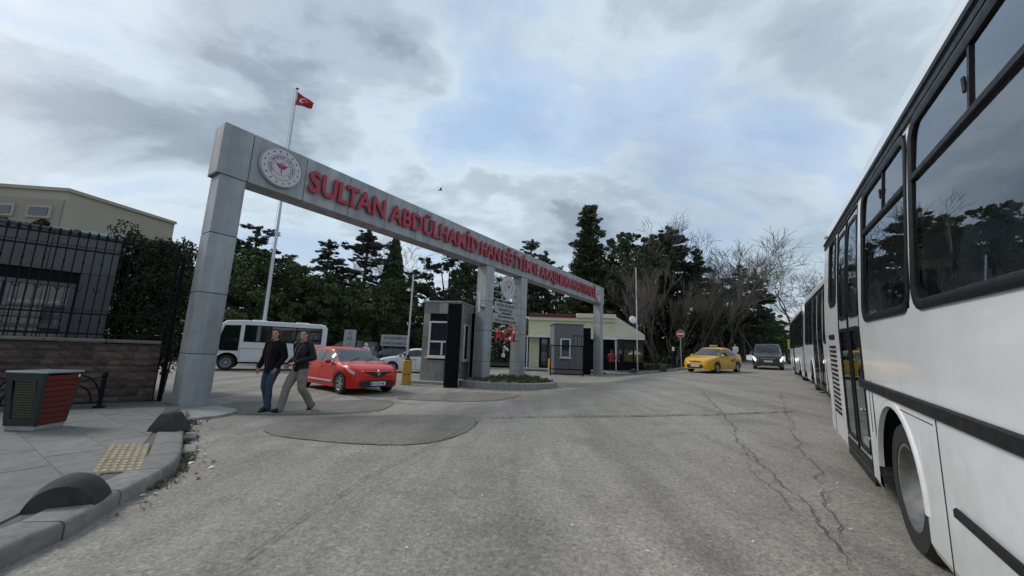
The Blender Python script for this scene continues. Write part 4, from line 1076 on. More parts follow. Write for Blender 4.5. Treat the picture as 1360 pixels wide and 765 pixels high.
    for sgn in (1, -1):
        patch('headlight', Lh-hl[0], Lh-hl[1], hl[2], hl[3], sp.get('lampmat', 'lamp_lens'), sgn, .010, .75)
        if sp.get('lampmat'): patch('headlight_trim', Lh-hl[0]-.1, Lh-hl[0]+.02, hl[2], hl[3], 'lamp_lens', sgn, .008, .3)
        patch('tail_light', -Lh+.02, -Lh+.30, 5.6, 7.6, 'lamp_red', sgn, .006)
        mb = MB(); mz = interp(sp['belt'], sp['screen'][1]-.35)+.06; mb.box((0, 0, 0), (.13, .19, .13), T(sp['screen'][1]-.45, sgn*(Wh+.06), mz), .04); mb.build('wing_mirror', sp.get('mirror', sp['paint']), t_, 50)
        for xd in sp['doors']: patch('door_gap', xd, xd+.012, 3.2, 7, 'dark_core', sgn, .003)
        for xd in sp['doors'][:-1]: 
            mb = MB(); hx = xd+.12; hz = interp(sp['belt'], hx)-.13; mb.box((hx, sgn*(Wh*sinterp(sp['half'], hx)+.012), hz), (.17, .035, .03), ch=.01); mb.build('door_handle', sp.get('handle', sp['paint']), t_)
        for (wa, wb), (wc, _wd) in zip(sp['side_win'], sp['side_win'][1:]): patch('pillar_trim', wb-.004, wc+.004, 8.0, 10.0, 'black_plastic', sgn, .004)
        patch('belt_trim', sp['side_win'][0][0], sp['side_win'][-1][1], 7.7, 8.05, 'black_plastic', sgn, .004)
        for cxw in xw:
            ar = MB(); ar.loft([[(cxw+(ra+e_)*math.cos(math.pi*q_/14), sgn*(Wh*sinterp(sp['half'], cxw)+d4_), rw+(ra+e_)*math.sin(math.pi*q_/14)) for e_, d4_ in ((-.03, -.05), (-.03, .004), (.012, .004))] for q_ in range(15)], closed=False, cap=False); ar.build('arch_trim', 'black_plastic', t_)
        if sp.get('sidestrip'):
            a, b = sp['sidestrip']; mb = MB(); mb.box(((a+b)/2, sgn*(Wh+.006), .36), (b-a, .02, .05), ch=.006); mb.build('sill_strip', 'chrome', t_)
    fr = sp['front'](Lh, Wh)
    for nm, m, poly, dep in fr:
        mb = MB(); mb.prism(poly, 0, dep, M=T(Lh-.022, 0, 0) @ Matrix(((0, 0, 1, 0), (1, 0, 0, 0), (0, 1, 0, 0), (0, 0, 0, 1)))); mb.build(nm, m, t_)
    pl = MB(); pl.box((Lh+.03, 0, sp['platez']), (.02, .52, .115), ch=.004); po = pl.build('number_plate', 'plate_white', t_)
    mb = MB(); mb.box((Lh+.041, .235*-1+0.0, sp['platez']), (.003, .045, .105)); mb.build('plate_band', mat('plate_blue', (.02, .06, .3), .4), po)
    text_on(po, sp['plate'], (Lh+.042, -.19, sp['platez']-.036), (R(90), 0, R(90)), .40, .075, 'ink', 'plate_number', .002)
    for x, s in ((.28, 1), (.28, -1)): pass
    wp = MB()
    for y0 in (.05, -.48): wp.tube([(sp['screen'][1]+.01, y0, sinterp(sp['top'], sp['screen'][1])+.012), (sp['screen'][1]-.16, y0+.42, sinterp(sp['top'], sp['screen'][1]-.16)+.02)], .008, 4)
    wp.build('wipers', 'black_plastic', t_)
    return t_
def sh(poly): return poly
def mirrorpoly(p): return p+[(-x, y) for x, y in reversed(p) if abs(x) > 1e-6]
# --- red hatchback
def clio_front(Lh, Wh):
    return [('grille', 'black_plastic', mirrorpoly([(0, .64), (.20, .65), (.44, .688), (.45, .705), (.24, .715), (0, .72)]), .034),
            ('grille', 'black_plastic', mirrorpoly([(0, .53), (.15, .54), (.27, .61), (.30, .67), (0, .68)]), .030),
            ('lower_intake', 'black_plastic', mirrorpoly([(0, .235), (.52, .24), (.64, .33), (.56, .42), (.35, .45), (0, .45)]), .030),
            ('grille_bar', 'chrome', mirrorpoly([(0, .700), (.30, .708), (.56, .722), (.55, .735), (.30, .728), (0, .722)]), .045),
            ('badge', 'chrome', [(-.055, .665), (0, .565), (.055, .665), (0, .765)], .055),
            ('badge_inset', 'black_plastic', [(-.022, .665), (0, .62), (.022, .665), (0, .71)], .060)]
CLIO = dict(L=4.05, W=1.80, rw=.315, wheels=(-1.28, 1.30), cab=.70, spokes=5,
    top=[(-2.025, .80), (-1.98, .98), (-1.85, 1.14), (-1.45, 1.36), (-.9, 1.435), (-.2, 1.445), (.22, 1.40), (.70, 1.18), (1.12, .975), (1.5, .915), (1.8, .83), (1.95, .745), (2.0, .68), (2.025, .60)],
    belt=[(-2.025, .72), (-1.9, .98), (-1.2, .985), (0, .93), (1.0, .90), (1.5, .84), (1.9, .70), (2.025, .52)],
    half=[(-2.025, .74), (-1.9, .90), (-1.4, .985), (0, .985), (1.0, 1.0), (1.5, .985), (1.75, .93), (1.9, .84), (2.0, .70), (2.025, .60)],
    sill=[(-2.025, .36), (-1.8, .26), (-1.2, .2), (1.3, .19), (1.8, .20), (2.025, .22)],
    side_win=[(-1.40, -.98), (-.93, -.14), (-.08, .80)], screen=(.27, 1.06), rear=(-1.93, -1.42), doors=(-1.02, -.11, .92), headlight=(.74, .12, 6.0, 7.35),
    paint='paint_red', front=clio_front, platez=.34, plate='34 CRT 446', sidestrip=(-.85, .85), handle='paint_red')
rf = onground(457, 522.5); rf2 = onground(509, 520.5)
fw = Vector((math.sin(R(0)), 0, 0))
RC_HEAD = R(-40)          # heading of the bonnet (from +x, ccw)
ctr = (rf+rf2)/2 - Vector((math.cos(RC_HEAD), math.sin(RC_HEAD), 0))*1.30
ctr.z = ground(ctr.x, ctr.y)
car('red_car', 'red five-door hatchback driving out past the yellow barrier housing', ctr, RC_HEAD, CLIO)
# --- taxi
def acc_front(Lh, Wh):
    return [('grille', 'chrome', mirrorpoly([(0, .60), (.30, .61), (.42, .645), (.32, .675), (0, .68)]), .03),
            ('grille', 'black_plastic', mirrorpoly([(0, .615), (.28, .625), (.36, .645), (.28, .66), (0, .665)]), .036),
            ('lower_intake', 'black_plastic', mirrorpoly([(0, .26), (.42, .27), (.50, .38), (.40, .47), (0, .47)]), .03),
            ('badge', 'chrome', [(.07*math.cos(a), .69+.035*math.sin(a)) for a in np.linspace(0, 2*math.pi, 16)[:-1]], .04)]
ACC = dict(CLIO); ACC.update(L=4.37, W=1.70, rw=.305, wheels=(-1.30, 1.27), cab=.70,
    top=[(-2.185, .86), (-2.1, 1.0), (-1.85, 1.06), (-1.45, 1.16), (-1.0, 1.36), (-.5, 1.445), (-.05, 1.455), (.35, 1.38), (.85, 1.13), (1.2, .965), (1.6, .89), (1.95, .79), (2.1, .70), (2.185, .58)],
    belt=[(-2.185, .80), (-1.9, .99), (-1.2, .99), (0, .93), (1.1, .90), (1.6, .82), (2.0, .68), (2.185, .50)],
    half=[(-2.185, .76), (-2.0, .90), (-1.5, .98), (0, 1), (1.2, 1.0), (1.7, .96), (1.95, .88), (2.1, .76), (2.185, .60)],
    sill=[(-2.185, .38), (-1.9, .27), (-1.2, .2), (1.3, .19), (1.9, .2), (2.185, .22)],
    side_win=[(-1.28, -.98), (-.93, -.10), (-.04, .92)], screen=(.33, 1.16), rear=(-1.78, -1.02), doors=(-1.0, -.07, 1.02), headlight=(.80, .16, 6.1, 7.2),
    paint='paint_yellow', front=acc_front, platez=.40, plate='34 TAA 81', sidestrip=None)
tf = onground(954, 499); tr = onground(918, 498.5)
def slope_tilt(P, hd):
    e = .6; dx = Vector((math.cos(hd), math.sin(hd))); dy = Vector((-dx.y, dx.x))
    gx_ = (ground(P.x+dx.x*e, P.y+dx.y*e)-ground(P.x-dx.x*e, P.y-dx.y*e))/(2*e); gy_ = (ground(P.x+dy.x*e, P.y+dy.y*e)-ground(P.x-dy.x*e, P.y-dy.y*e))/(2*e)
    n = Vector((-dx.x*gx_-dy.x*gy_, -dx.y*gx_-dy.y*gy_, 1)).normalized(); return Vector((0, 0, 1)).rotation_difference(n).to_matrix()
TX_HEAD = R(-143)
tc_ = atd(947, 23.4); 
taxi = car('yellow_taxi', 'yellow taxi saloon turning across the road in front of the dark van', tc_, TX_HEAD, ACC, slope_tilt(tc_, TX_HEAD), cat='taxi')
mb = MB(); mb.box((-.1, 0, 1.525), (.14, .42, .13), ch=.02); rs = mb.build('roof_sign', 'yellow_paint', taxi, 40)
text_on(rs, 'TAKSİ', (-.02, -.17, 1.49), (R(90), 0, R(90)), .34, .07, 'ink', 'roof_lettering', .002)
mb = MB(); mb.box((-.1, 0, 1.455), (.10, .34, .03)); mb.build('sign_base', 'black_plastic', taxi)
text_on(taxi, 'TAKSİ', (-.30, .862, .62), (R(90), 0, R(180)), .62, .16, 'ink', 'door_lettering', .003)
text_on(taxi, 'TAKSİ', (-.30, -.862, .62), (R(90), 0, 0), .62, .16, 'ink', 'door_lettering', .003)
# --- dark grey van facing the camera with lamps lit
def van_front(Lh, Wh):
    return [('grille', 'black_plastic', mirrorpoly([(0, .66), (.42, .68), (.55, .78), (.40, .84), (0, .85)]), .03), ('grille_bar', 'chrome', mirrorpoly([(0, .745), (.40, .75), (.48, .78), (0, .775)]), .04),
            ('lower_intake', 'black_plastic', mirrorpoly([(0, .28), (.60, .30), (.66, .42), (.5, .50), (0, .50)]), .03), ('skid_strip', 'galv', mirrorpoly([(0, .235), (.5, .24), (.5, .275), (0, .275)]), .035)]
VAN = dict(CLIO); VAN.update(L=4.4, W=1.86, rw=.33, wheels=(-1.35, 1.38), cab=.80,
    top=[(-2.2, 1.0), (-2.15, 1.5), (-2.0, 1.75), (-1.5, 1.81), (0, 1.82), (.45, 1.76), (.9, 1.45), (1.25, 1.15), (1.6, 1.06), (1.95, .97), (2.1, .88), (2.2, .70)],
    belt=[(-2.2, .95), (-2.0, 1.08), (0, 1.06), (1.2, 1.03), (1.7, .96), (2.05, .84), (2.2, .62)], half=[(-2.2, .86), (-2.0, .95), (-1.5, .99), (0, 1), (1.3, 1), (1.8, .97), (2.05, .88), (2.2, .68)],
    side_win=[(-1.9, -1.1), (-1.0, -.1), (0, 1.0)], screen=(.46, 1.22), rear=(-2.16, -2.02), doors=(-1.05, -.04, 1.1), headlight=(.42, .06, 5.2, 7.0), lampmat='lamp_on', paint='paint_grey', front=van_front, platez=.58, plate='34 NHR 26', sidestrip=None, glass='car_glass')
vc = atd(1019, 29.0); VH = R(-123)
car('grey_van', 'dark grey people carrier with lit headlamps driving towards the camera behind the taxi', vc, VH, VAN, slope_tilt(vc, VH), cat='van')
SDN = dict(ACC); SDN.update(paint='paint_silver', plate='34 KZ 507')
sc_ = atd(1061, 40.0); car('silver_car', 'grey saloon partly hidden behind the parked buses at the far end', sc_, R(-118), SDN, slope_tilt(sc_, R(-118)))
# cars parked behind the entrance
DK = dict(CLIO); DK.update(paint='paint_dark', plate='34 DF 118', sidestrip=None); WT = dict(ACC); WT.update(paint='paint_white', plate='34 VE 209', sidestrip=None); SV = dict(VAN); SV.update(paint='paint_dark', plate='34 GH 63'); SV.pop('lampmat')
pc = atd(517, 27); car('parked_car', 'black hatchback parked beneath the white banner behind the red car', pc, R(205), DK, group='cars parked under the pines')
pc = atd(551, 24); car('parked_car', 'white car parked behind the yellow barrier housing, left of the stone booth', pc, R(195), WT, group='cars parked under the pines')
pc = atd(462, 27); car('parked_car', 'dark car parked directly behind the roof of the red hatchback', pc, R(190), SV, group='cars parked under the pines')
# ------------------------------------------------------------------ buses
mat('bus_white', (.78, .795, .815), .22, 0, .05, 1.5, coat=.5, streak=.05)
mat('bus_frame', (.009, .009, .010), .45, 0, .2, 20, spec=.2)
mat('bus_seat', (.20, .21, .23), .8, 0, .2, 12)
mat('bus_inside', (.5, .5, .5), .7)
_m = MATS['bus_white']; _t = _m.node_tree; _b = _t.nodes['Principled BSDF']          # road grime thrown up along the skirt
_tc = _t.nodes.new('ShaderNodeTexCoord'); _sx = _t.nodes.new('ShaderNodeSeparateXYZ'); _t.links.new(_tc.outputs['Object'], _sx.inputs[0])
_n = _t.nodes.new('ShaderNodeTexNoise'); _n.inputs['Scale'].default_value = 3.0; _n.inputs['Detail'].default_value = 9; _n.inputs['Roughness'].default_value = .7; _t.links.new(_tc.outputs['Object'], _n.inputs[0])
_ma = _t.nodes.new('ShaderNodeMath'); _ma.operation = 'MULTIPLY_ADD'; _t.links.new(_sx.outputs[2], _ma.inputs[0]); _ma.inputs[1].default_value = -.42; _t.links.new(_n.outputs[0], _ma.inputs[2])
_r = _t.nodes.new('ShaderNodeMapRange'); _t.links.new(_ma.outputs[0], _r.inputs[0])
for _i, _q in enumerate((.05, .45, 0, .32)): _r.inputs[_i+1].default_value = _q
_mx = _t.nodes.new('ShaderNodeMix'); _mx.data_type = 'RGBA'; _t.links.new(_r.outputs[0], _mx.inputs[0]); _src = _b.inputs['Base Color'].links[0].from_socket; _t.links.new(_src, _mx.inputs[6]); _mx.inputs[7].default_value = (.26, .245, .22, 1); _t.links.new(_mx.outputs[2], _b.inputs['Base Color'])
mat('bus_grey', (.36, .37, .38), .35)
glassmat('bus_glass', (.95, .96, .97), ior=3.0); mat('rim_dirty', (.20, .20, .195), .5, .5, .25, 8)
def rrect(x0, x1, z0, z1, r_, n=5):
    out = []
    for cx_, cz_, a0 in ((x1-r_, z1-r_, 0), (x0+r_, z1-r_, 90), (x0+r_, z0+r_, 180), (x1-r_, z0+r_, 270)):
        for k in range(n): a = R(a0+90*k/(n-1)); out.append((cx_+r_*math.cos(a), cz_+r_*math.sin(a)))
    return out
BPROF = [(.22, .03), (.30, 0), (1.2, 0), (1.72, .0), (2.1, .018), (2.5, .046), (2.93, .085), (3.04, .10), (3.08, .105), (3.24, .125), (3.34, .17), (3.41, .30), (3.45, .62), (3.47, 1.26)]
def bw(z): return interp([(a, b) for a, b in BPROF], z)
def bus(name, label, P, az, slope, Ln, wins, doors, wheels, style, W=2.5, group=None, frontface=True):
    """local: x forward from the rear end, visible (door) side at y=0 with outward = -y, body extends to +y"""
    Mx = Matrix.Translation(P) @ rotz(az) @ roty(slope)
    t_ = thing(name, label, 'bus', P, 0, group); t_.matrix_world = Mx
    ra = .60; zb0 = .24
    ops = [(a, b, z0, z1) for a, b, z0, z1 in wins]+[(a, b, .30, 2.95) for a, b in doors]
    xs = {0.0, Ln}
    for a, b, _, _ in ops: xs |= {a, b}
    for x in wheels: xs |= set((x+ra*np.cos(np.linspace(0, math.pi, 17))).round(4))
    xs = sorted(xs); xs = [xs[0]]+[b for a, b in zip(xs, xs[1:]) if b-a > .003]
    def bot(x):
        z = zb0
        for c in wheels:
            if abs(x-c) < ra: z = max(z, .46+math.sqrt(max(0, ra*ra-(x-c)**2)))
        return z
    zc = [z for z, _ in BPROF if z > .25 and z <= 3.08]
    for side in (0, 1):
        b = MB()
        for i in range(len(xs)-1):
            xa, xb = xs[i], xs[i+1]; xm = (xa+xb)/2
            blk = sorted((z0, z1) for a, bb_, z0, z1 in (ops if side == 0 else wins) if a <= xm <= bb_)
            lo = None; ints = []; cur = 'bot'
            for z0, z1 in blk: ints.append((cur, z0)); cur = z1
            ints.append((cur, 3.08))
            for z0, z1 in ints:
                za, zb_ = (bot(xa), bot(xb)) if z0 == 'bot' else (z0, z0)
                if z1 <= max(za, zb_): continue
                la = [(za, zb_)]+[(z, z) for z in zc if max(za, zb_)+.01 < z < z1-.01]+[(z1, z1)]
                for (p, q), (r_, s_) in zip(la, la[1:]):
                    yy = (lambda z: bw(z)) if side == 0 else (lambda z: W-bw(z))
                    b.add([(xa, yy(p), p), (xb, yy(q), q), (xb, yy(s_), s_), (xa, yy(r_), r_)], [(0, 1, 2, 3)])
        b.build('side_panel', 'bus_white', t_, 30)
    # roof
    b = MB(); rp = [(z, o) for z, o in BPROF if z >= 3.08]
    sect = [(o, z) for z, o in rp]+[(W-o, z) for z, o in reversed(rp)]
    b.loft([[(0.06, y, z-.03) for y, z in sect], [(.0, y, z) for y, z in sect], [(Ln, y, z) for y, z in sect]], closed=False, cap=False); b.build('roof', 'bus_white', t_, 40)
    for k in range(2): mb = MB(); mb.box((Ln*(.3+.4*k), W/2, 3.45), (.9, .7, .12), ch=.04); mb.build('roof_hatch', 'bus_white', t_)
    # gutter rail
    for yy in (bw(3.06)-.012, W-bw(3.06)+.012): mb = MB(); mb.box((Ln/2, yy, 3.055), (Ln, .03, .045), ch=.008); mb.build('gutter', 'bus_frame', t_)
    mb = MB(); mb.box((Ln/2, bw(2.99)-.008, 2.985), (Ln-.1, .02, .035)); mb.build('drip_rail', 'bus_frame', t_)
    # ends
    for x, nm in ((0, 'rear_end'), (Ln, 'front_end')):
        b = MB(); sec_ = [(o, z) for z, o in BPROF]; poly = [(y, z) for y, z in sec_]+[(W-y, z) for y, z in reversed(sec_)]
        dx = -.10 if x == 0 else .12
        b.loft([[(x, y, z) for y, z in poly], [(x+dx*.7, W/2+(y-W/2)*.985, 1.6+(z-1.6)*.985) for y, z in poly], [(x+dx, W/2+(y-W/2)*.94, 1.6+(z-1.6)*.94) for y, z in poly]], cap=False)
        b.add([(x+dx, W/2+(y-W/2)*.94, 1.6+(z-1.6)*.94) for y, z in poly], [tuple(range(len(poly)))]); e = b.build(nm, 'bus_white', t_, 40)
        rr = rrect(.22, W-.22, 1.35 if x else 1.75, 2.95, .18); b = MB(); s_ = 1 if x else -1
        b.prism(rr, 0, .02, M=T(x+dx+s_*.004, 0, 0) @ Matrix(((0, 0, s_, 0), (1, 0, 0, 0), (0, 1, 0, 0), (0, 0, 0, 1)))); b.build('windscreen' if x else 'rear_window', 'car_glass', e)
        for yl in (.2, W-.2):
            b = MB(); b.box((x+dx+s_*.01, yl+(.12 if yl < 1 else -.12), .75), (.05, .34, .22), ch=.03); b.build('headlight' if x else 'tail_light', 'lamp_lens' if x else 'lamp_red', e, 40)
        mb = MB(); mb.box((x+dx*.6, W/2, .38), (.30, W-.02, .26), ch=.06); mb.build('bumper', 'bus_frame' if style != 'main' else 'bus_white', e, 40)
        if x:
            for sgn in (0, 1):
                mb = MB(); yb_ = -.22 if sgn == 0 else W+.22; mb.box((x+.25, yb_, 2.25), (.16, .20, .42), ch=.03); mb.tube([(x+.05, yb_*.2+(W*.8 if sgn else 0), 2.75), (x+.25, yb_, 2.62), (x+.25, yb_, 2.4)], .02, 6); mb.build('mirror', 'bus_frame', t_)
    # windows: rubber frame, lower pane, slim sliding pane above a bar
    def framed(x0, x1, z0, z1, rad, fw, yb, side, parent, nm='window_frame', mm='bus_frame', proud=.018):
        yy = (lambda z: bw(z)) if side == 0 else (lambda z: W-bw(z)); sg = -1 if side == 0 else 1
        o_, i_ = rrect(x0-fw*.45, x1+fw*.45, z0-fw*.45, z1+fw*.45, rad+fw*.4), rrect(x0+fw*.55, x1-fw*.55, z0+fw*.55, z1-fw*.55, max(.01, rad-fw*.5))
        b = MB(); b.loft([[(x, yy(z)+sg*d_, z) for x, z in ring] for ring, d_ in ((o_, -.01), (o_, proud*.7), ([(xo*.6+xi*.4, zo*.6+zi*.4) for (xo, zo), (xi, zi) in zip(o_, i_)], proud), (i_, proud*.4), (i_, -.03))], cap=False)
        return b.build(nm, mm, parent, 50)
    for side in (0, 1):
        for k, (a, c, z0, z1) in enumerate(wins):
            f = framed(a, c, z0, z1, .13, .062, 0, side, t_)
            yy = (lambda z: bw(z)) if side == 0 else (lambda z: W-bw(z)); sg = -1 if side == 0 else 1
            zd = 2.56 if z1-z0 > 1 and c-a > .9 else None
            n = 4; zs = np.linspace(z0, z1, n+1)
            b = MB(); b.add([(x, yy(z)-sg*.006, z) for z in zs for x in (a, c)], [(2*i, 2*i+1, 2*i+3, 2*i+2) for i in range(n)]); b.build('pane', 'bus_glass' if style == 'main' else 'car_glass', f, 60)
            if zd:
                b = MB(); b.box(((a+c)/2, yy(zd)+sg*.003, zd), (c-a-.05, .022, .04), ch=.006); b.build('slider_bar', 'bus_frame', f); b = MB(); xq = a+(c-a)*.55; b.loft([[(xq+e_, yy(z)+sg*d2_, z) for e_, d2_ in ((-.012, -.008), (.012, -.008), (.012, .004), (-.012, .004))] for z in (zd, z1-.02)]); b.build('slider_stile', 'bus_frame', f); b = MB(); zl = (zd+z1)/2-.02; b.box((xq-.035, yy(zl)+sg*.006, zl), (.025, .014, .08), ch=.005); b.build('slider_latch', 'bus_frame', f)
    for (a, c) in doors:                                  # two-leaf glazed doors
        mid = (a+c)/2; mb = MB(); mb.box(((a+c)/2, .05, 1.65), (c-a, .03, 2.72)); 
        for l0, l1 in ((a, mid), (mid, c)):
            b = MB(); o_ = [(l0+.012, .30), (l1-.012, .30), (l1-.012, 2.93), (l0+.012, 2.93)]
            zs_ = [.30, .5, .9, 1.3, 1.72, 1.82, 2.3, 2.88, 2.93]
            lw = .065
            for x0, x1 in ((l0+.012, l0+lw), (l1-lw, l1-.012)):
                b.add([(x, bw(z)+.012, z) for z in zs_ for x in (x0, x1)], [(2*i, 2*i+1, 2*i+3, 2*i+2) for i in range(len(zs_)-1)])
            for z0, z1 in ((.30, .46) if style == 'main' else (.30, .40), (1.70, 1.82), (2.86, 2.93)):
                b.add([(x, bw(z)+.012, z) for z in (z0, z1) for x in (l0+lw, l1-lw)], [(0, 1, 3, 2)])
            lf = b.build('door_leaf', 'bus_grey' if style == 'main' else 'bus_frame', t_, 40)
            for z0, z1 in ((.47, 1.69), (1.83, 2.85)):
                framed(l0+lw+.005, l1-lw-.005, z0, z1, .09, .04, 0, 0, lf, 'gasket', proud=.004)
                zs2 = np.linspace(z0, z1, 4); b = MB(); b.add([(x, bw(z)+.006, z) for z in zs2 for x in (l0+lw, l1-lw)], [(2*i, 2*i+1, 2*i+3, 2*i+2) for i in range(3)]); b.build('pane', 'bus_glass' if style == 'main' else 'car_glass', lf)
            b = MB(); b.loft([[(l1+e_, bw(z)+d3_, z) for e_, d3_ in ((-.012, -.004), (.004, -.004), (.004, .016), (-.012, .016))] for z in (.3, 1.2, 1.72, 2.1, 2.5, 2.93)]); b.build('door_seal', 'bus_frame', lf)
            b = MB(); b.box(((l0+l1)/2, .004, .36), (l1-l0-.03, .02, .10)); b.build('kick_strip', 'bus_frame', lf)
        b = MB(); b.box(((a+c)/2, .03, .25), (c-a+.04, .06, .08)); b.build('step_edge', 'bus_frame', t_)
    # wheels and arches
    for x in wheels:
        for sgn in (-1, 1):
            yq = .20 if sgn < 0 else W-.20
            wheel_parts(t_, x, yq, .47, .30, 0, sgn, 'rim_dirty')
            b = MB(); n = 18; rows = []
            for k in range(n+1):
                a = math.pi*k/n; ca, sa = math.cos(a), math.sin(a); yo = -.0 if sgn < 0 else W
                rows.append([(x+rr_*ca, yo+sgn*d_, max(.25, .46+rr_*sa)) for rr_, d_ in ((ra-.02, -.025), (ra-.02, .010), (ra+.012, .012), (ra+.03, .006), (ra+.036, -.002))])
            b.loft(rows, closed=False, cap=False); b.build('wheel_arch', 'bus_white', t_, 50)
            b = MB(); b.loft([[(x+(ra+.01)*math.cos(math.pi*k/12), yq_, .46+(ra+.01)*math.sin(math.pi*k/12)) for k in range(13)] for yq_ in ((0.02, .62) if sgn < 0 else (W-.62, W-.02))], closed=False, cap=False); b.add([(x+(ra+.01)*math.cos(math.pi*k/12), .62 if sgn < 0 else W-.62, .46+(ra+.01)*math.sin(math.pi*k/12)) for k in range(13)], [tuple(range(13))]); b.build('wheel_well', 'dark_core', t_)
    b = MB(); b.box((Ln/2, W/2, .30), (Ln-.3, W-1.3, .22)); b.build('chassis', 'dark_core', t_)
    # interior
    b = MB(); b.box((Ln/2, W/2, 1.02), (Ln-.1, W-.1, .06)); b.build('floor', 'bus_inside', t_)
    b = MB(); b.box((Ln/2, W/2, 3.12), (Ln-.1, W-.5, .03)); b.build('ceiling', 'bus_inside', t_)
    if style == 'main':
        sm = MB(); sm.box((0, 0, .42), (.44, .43, .12), ch=.04); sm.box((-.23, 0, .74), (.11, .43, .64), roty(R(-7)), .045); sm.box((0, 0, .18), (.30, .30, .36)); sme = sm.mesh('seat', 'bus_seat', 50)
        xk = 3.14
        while xk < Ln-.8:
            for yk in (.36, .86, W-.36, W-.86):
                obj('seat', sme, t_, (xk, yk, 1.06))
            xk += .82
        b = MB()
        for xk in np.arange(1.2, Ln-.5, 1.6): b.tube([(xk, .62, 1.05), (xk, .62, 3.1)], .017, 6)
        b.tube([(.4, .62, 2.85), (Ln-.5, .62, 2.85)], .015, 6); b.build('grab_rails', 'galv', t_)
        # long black rub strip, lower strip, grille, seams
        b = MB(); b.box((4.9+1.31-.0, -.012, 1.14), (Ln-2.62-.02, .03, .085), ch=.01); b.build('rub_strip', 'bus_frame', t_, 30)
        b = MB(); b.box((7.4, -.012, .65), (5.6, .026, .055), ch=.01); b.build('lower_strip', 'bus_frame', t_, 30)
        for k in range(15): b = MB(); b.box((.70, -.004, .62+k*.062), (.50, .016, .030)); b.build('louvre', 'bus_frame', t_)
        b = MB(); b.box((.70, -.006, 1.62), (.44, .02, .07), ch=.02); b.build('badge_plate', 'bus_frame', t_)
        
        for xk, zk, lk_ in ((2.72, .93, .42), (4.42, .70, .90), (.36, .9, 1.2)): b = MB(); b.box((xk, -.0015, zk), (.006, .004, lk_)); b.build('panel_seam', 'bus_frame', t_)
        b = MB(); b.box((4.02, -.001, 1.05), (.68, .003, .005)); b.build('panel_seam', 'bus_frame', t_)
        for xk, zk, w5, h5 in ((5.75, .86, .60, .36), (7.1, .86, .9, .36)):
            for (ax_, az_, bx_, bz_) in ((0, h5/2, w5, .005), (0, -h5/2, w5, .005), (w5/2, 0, .005, h5), (-w5/2, 0, .005, h5)): b = MB(); b.box((xk+ax_, -.001, zk+az_), (bx_, .003, bz_)); b.build('flap_seam', 'bus_frame', t_)
        for xk, zk in ((2.55, .62), (2.30, .86), (5.95, .86), (7.45, .86)): b = MB(); b.lathe([(0, 0), (.02, 0), (.015, .015), (0, .015)], 8, M=T(xk, -.0, zk) @ rotx(R(90))); b.build('latch', 'galv', t_)
        for xk in (.25,): b = MB(); b.box((xk, bw(3.12)-.02, 3.14), (.10, .04, .05), ch=.012); b.build('marker_lamp', 'lamp_lens', t_)
    else:
        b = MB(); b.box((Ln/2, W/2, 2.0), (Ln-.2, .05, 1.9)); b.build('partition', 'dark_core', t_)
    return t_
BAZ = R(33.07); BDIR = Vector((math.sin(BAZ), math.cos(BAZ), 0)); BN = Vector((math.cos(BAZ), -math.sin(BAZ), 0)); BSL = R(2.06)
def bus_pt(s, t_): p = BDIR*s+BN*t_; p.z = s*math.tan(BSL); return p
# local x points from the rear end towards the camera (bus faces us)
baz = math.atan2(-BDIR.y, -BDIR.x)
S0 = 7.72; LB = 10.2
def loc(s): return S0-s
W1 = [(.60, 1.17, 2.05, 2.93), (loc(4.90), loc(3.53), 1.75, 2.93), (loc(3.42), loc(1.86), 1.75, 2.93), (loc(1.75), loc(.25), 1.75, 2.93), (loc(.14), loc(-1.3), 1.75, 2.93)]
Pb = bus_pt(S0, .80)
bus1 = bus('city_bus', 'large white bus filling the right edge, seen along its side with its rear wheel', Pb, baz, BSL, LB, W1, [(loc(6.46), loc(5.14))], [loc(4.25), loc(-1.0)], 'main', group='white buses parked in a row')
W2_ = [(a, a+1.25, 1.55, 2.95) for a in np.arange(.35, 9.0, 1.36)]
Pb = bus_pt(18.9, 1.32); bus('city_bus', 'second white bus in the row with black glazed sides, behind the largest bus', Pb, baz, BSL*.85, 9.6, [q for q in W2_ if not (2.9 < q[0] < 5.0)], [(3.05, 4.25), (5.0-.6, 5.55)], [2.1, 7.6], 'far', group='white buses parked in a row')
Pb = bus_pt(30.5, 1.36); Pb.z -= .25; bus('city_bus', 'third and farthest bus in the row, a thin sliver with its mirror sticking out', Pb, baz, BSL*.5, 9.6, W2_, [(3.05, 4.25)], [2.1, 7.6], 'far', group='white buses parked in a row')
# --- small white midibus behind the left pillar (nose to the left)
mp_ = atd(283, 20.6); mq_ = atd(430, 23.2)
hd = (mp_-mq_); hd.z = 0; MH = math.atan2(hd.y, hd.x); MLn = hd.length+.25
mi = thing('midibus', 'small white coach parked behind the two walking men', 'bus', (mq_.x, mq_.y, ground(mq_.x, mq_.y)), MH)
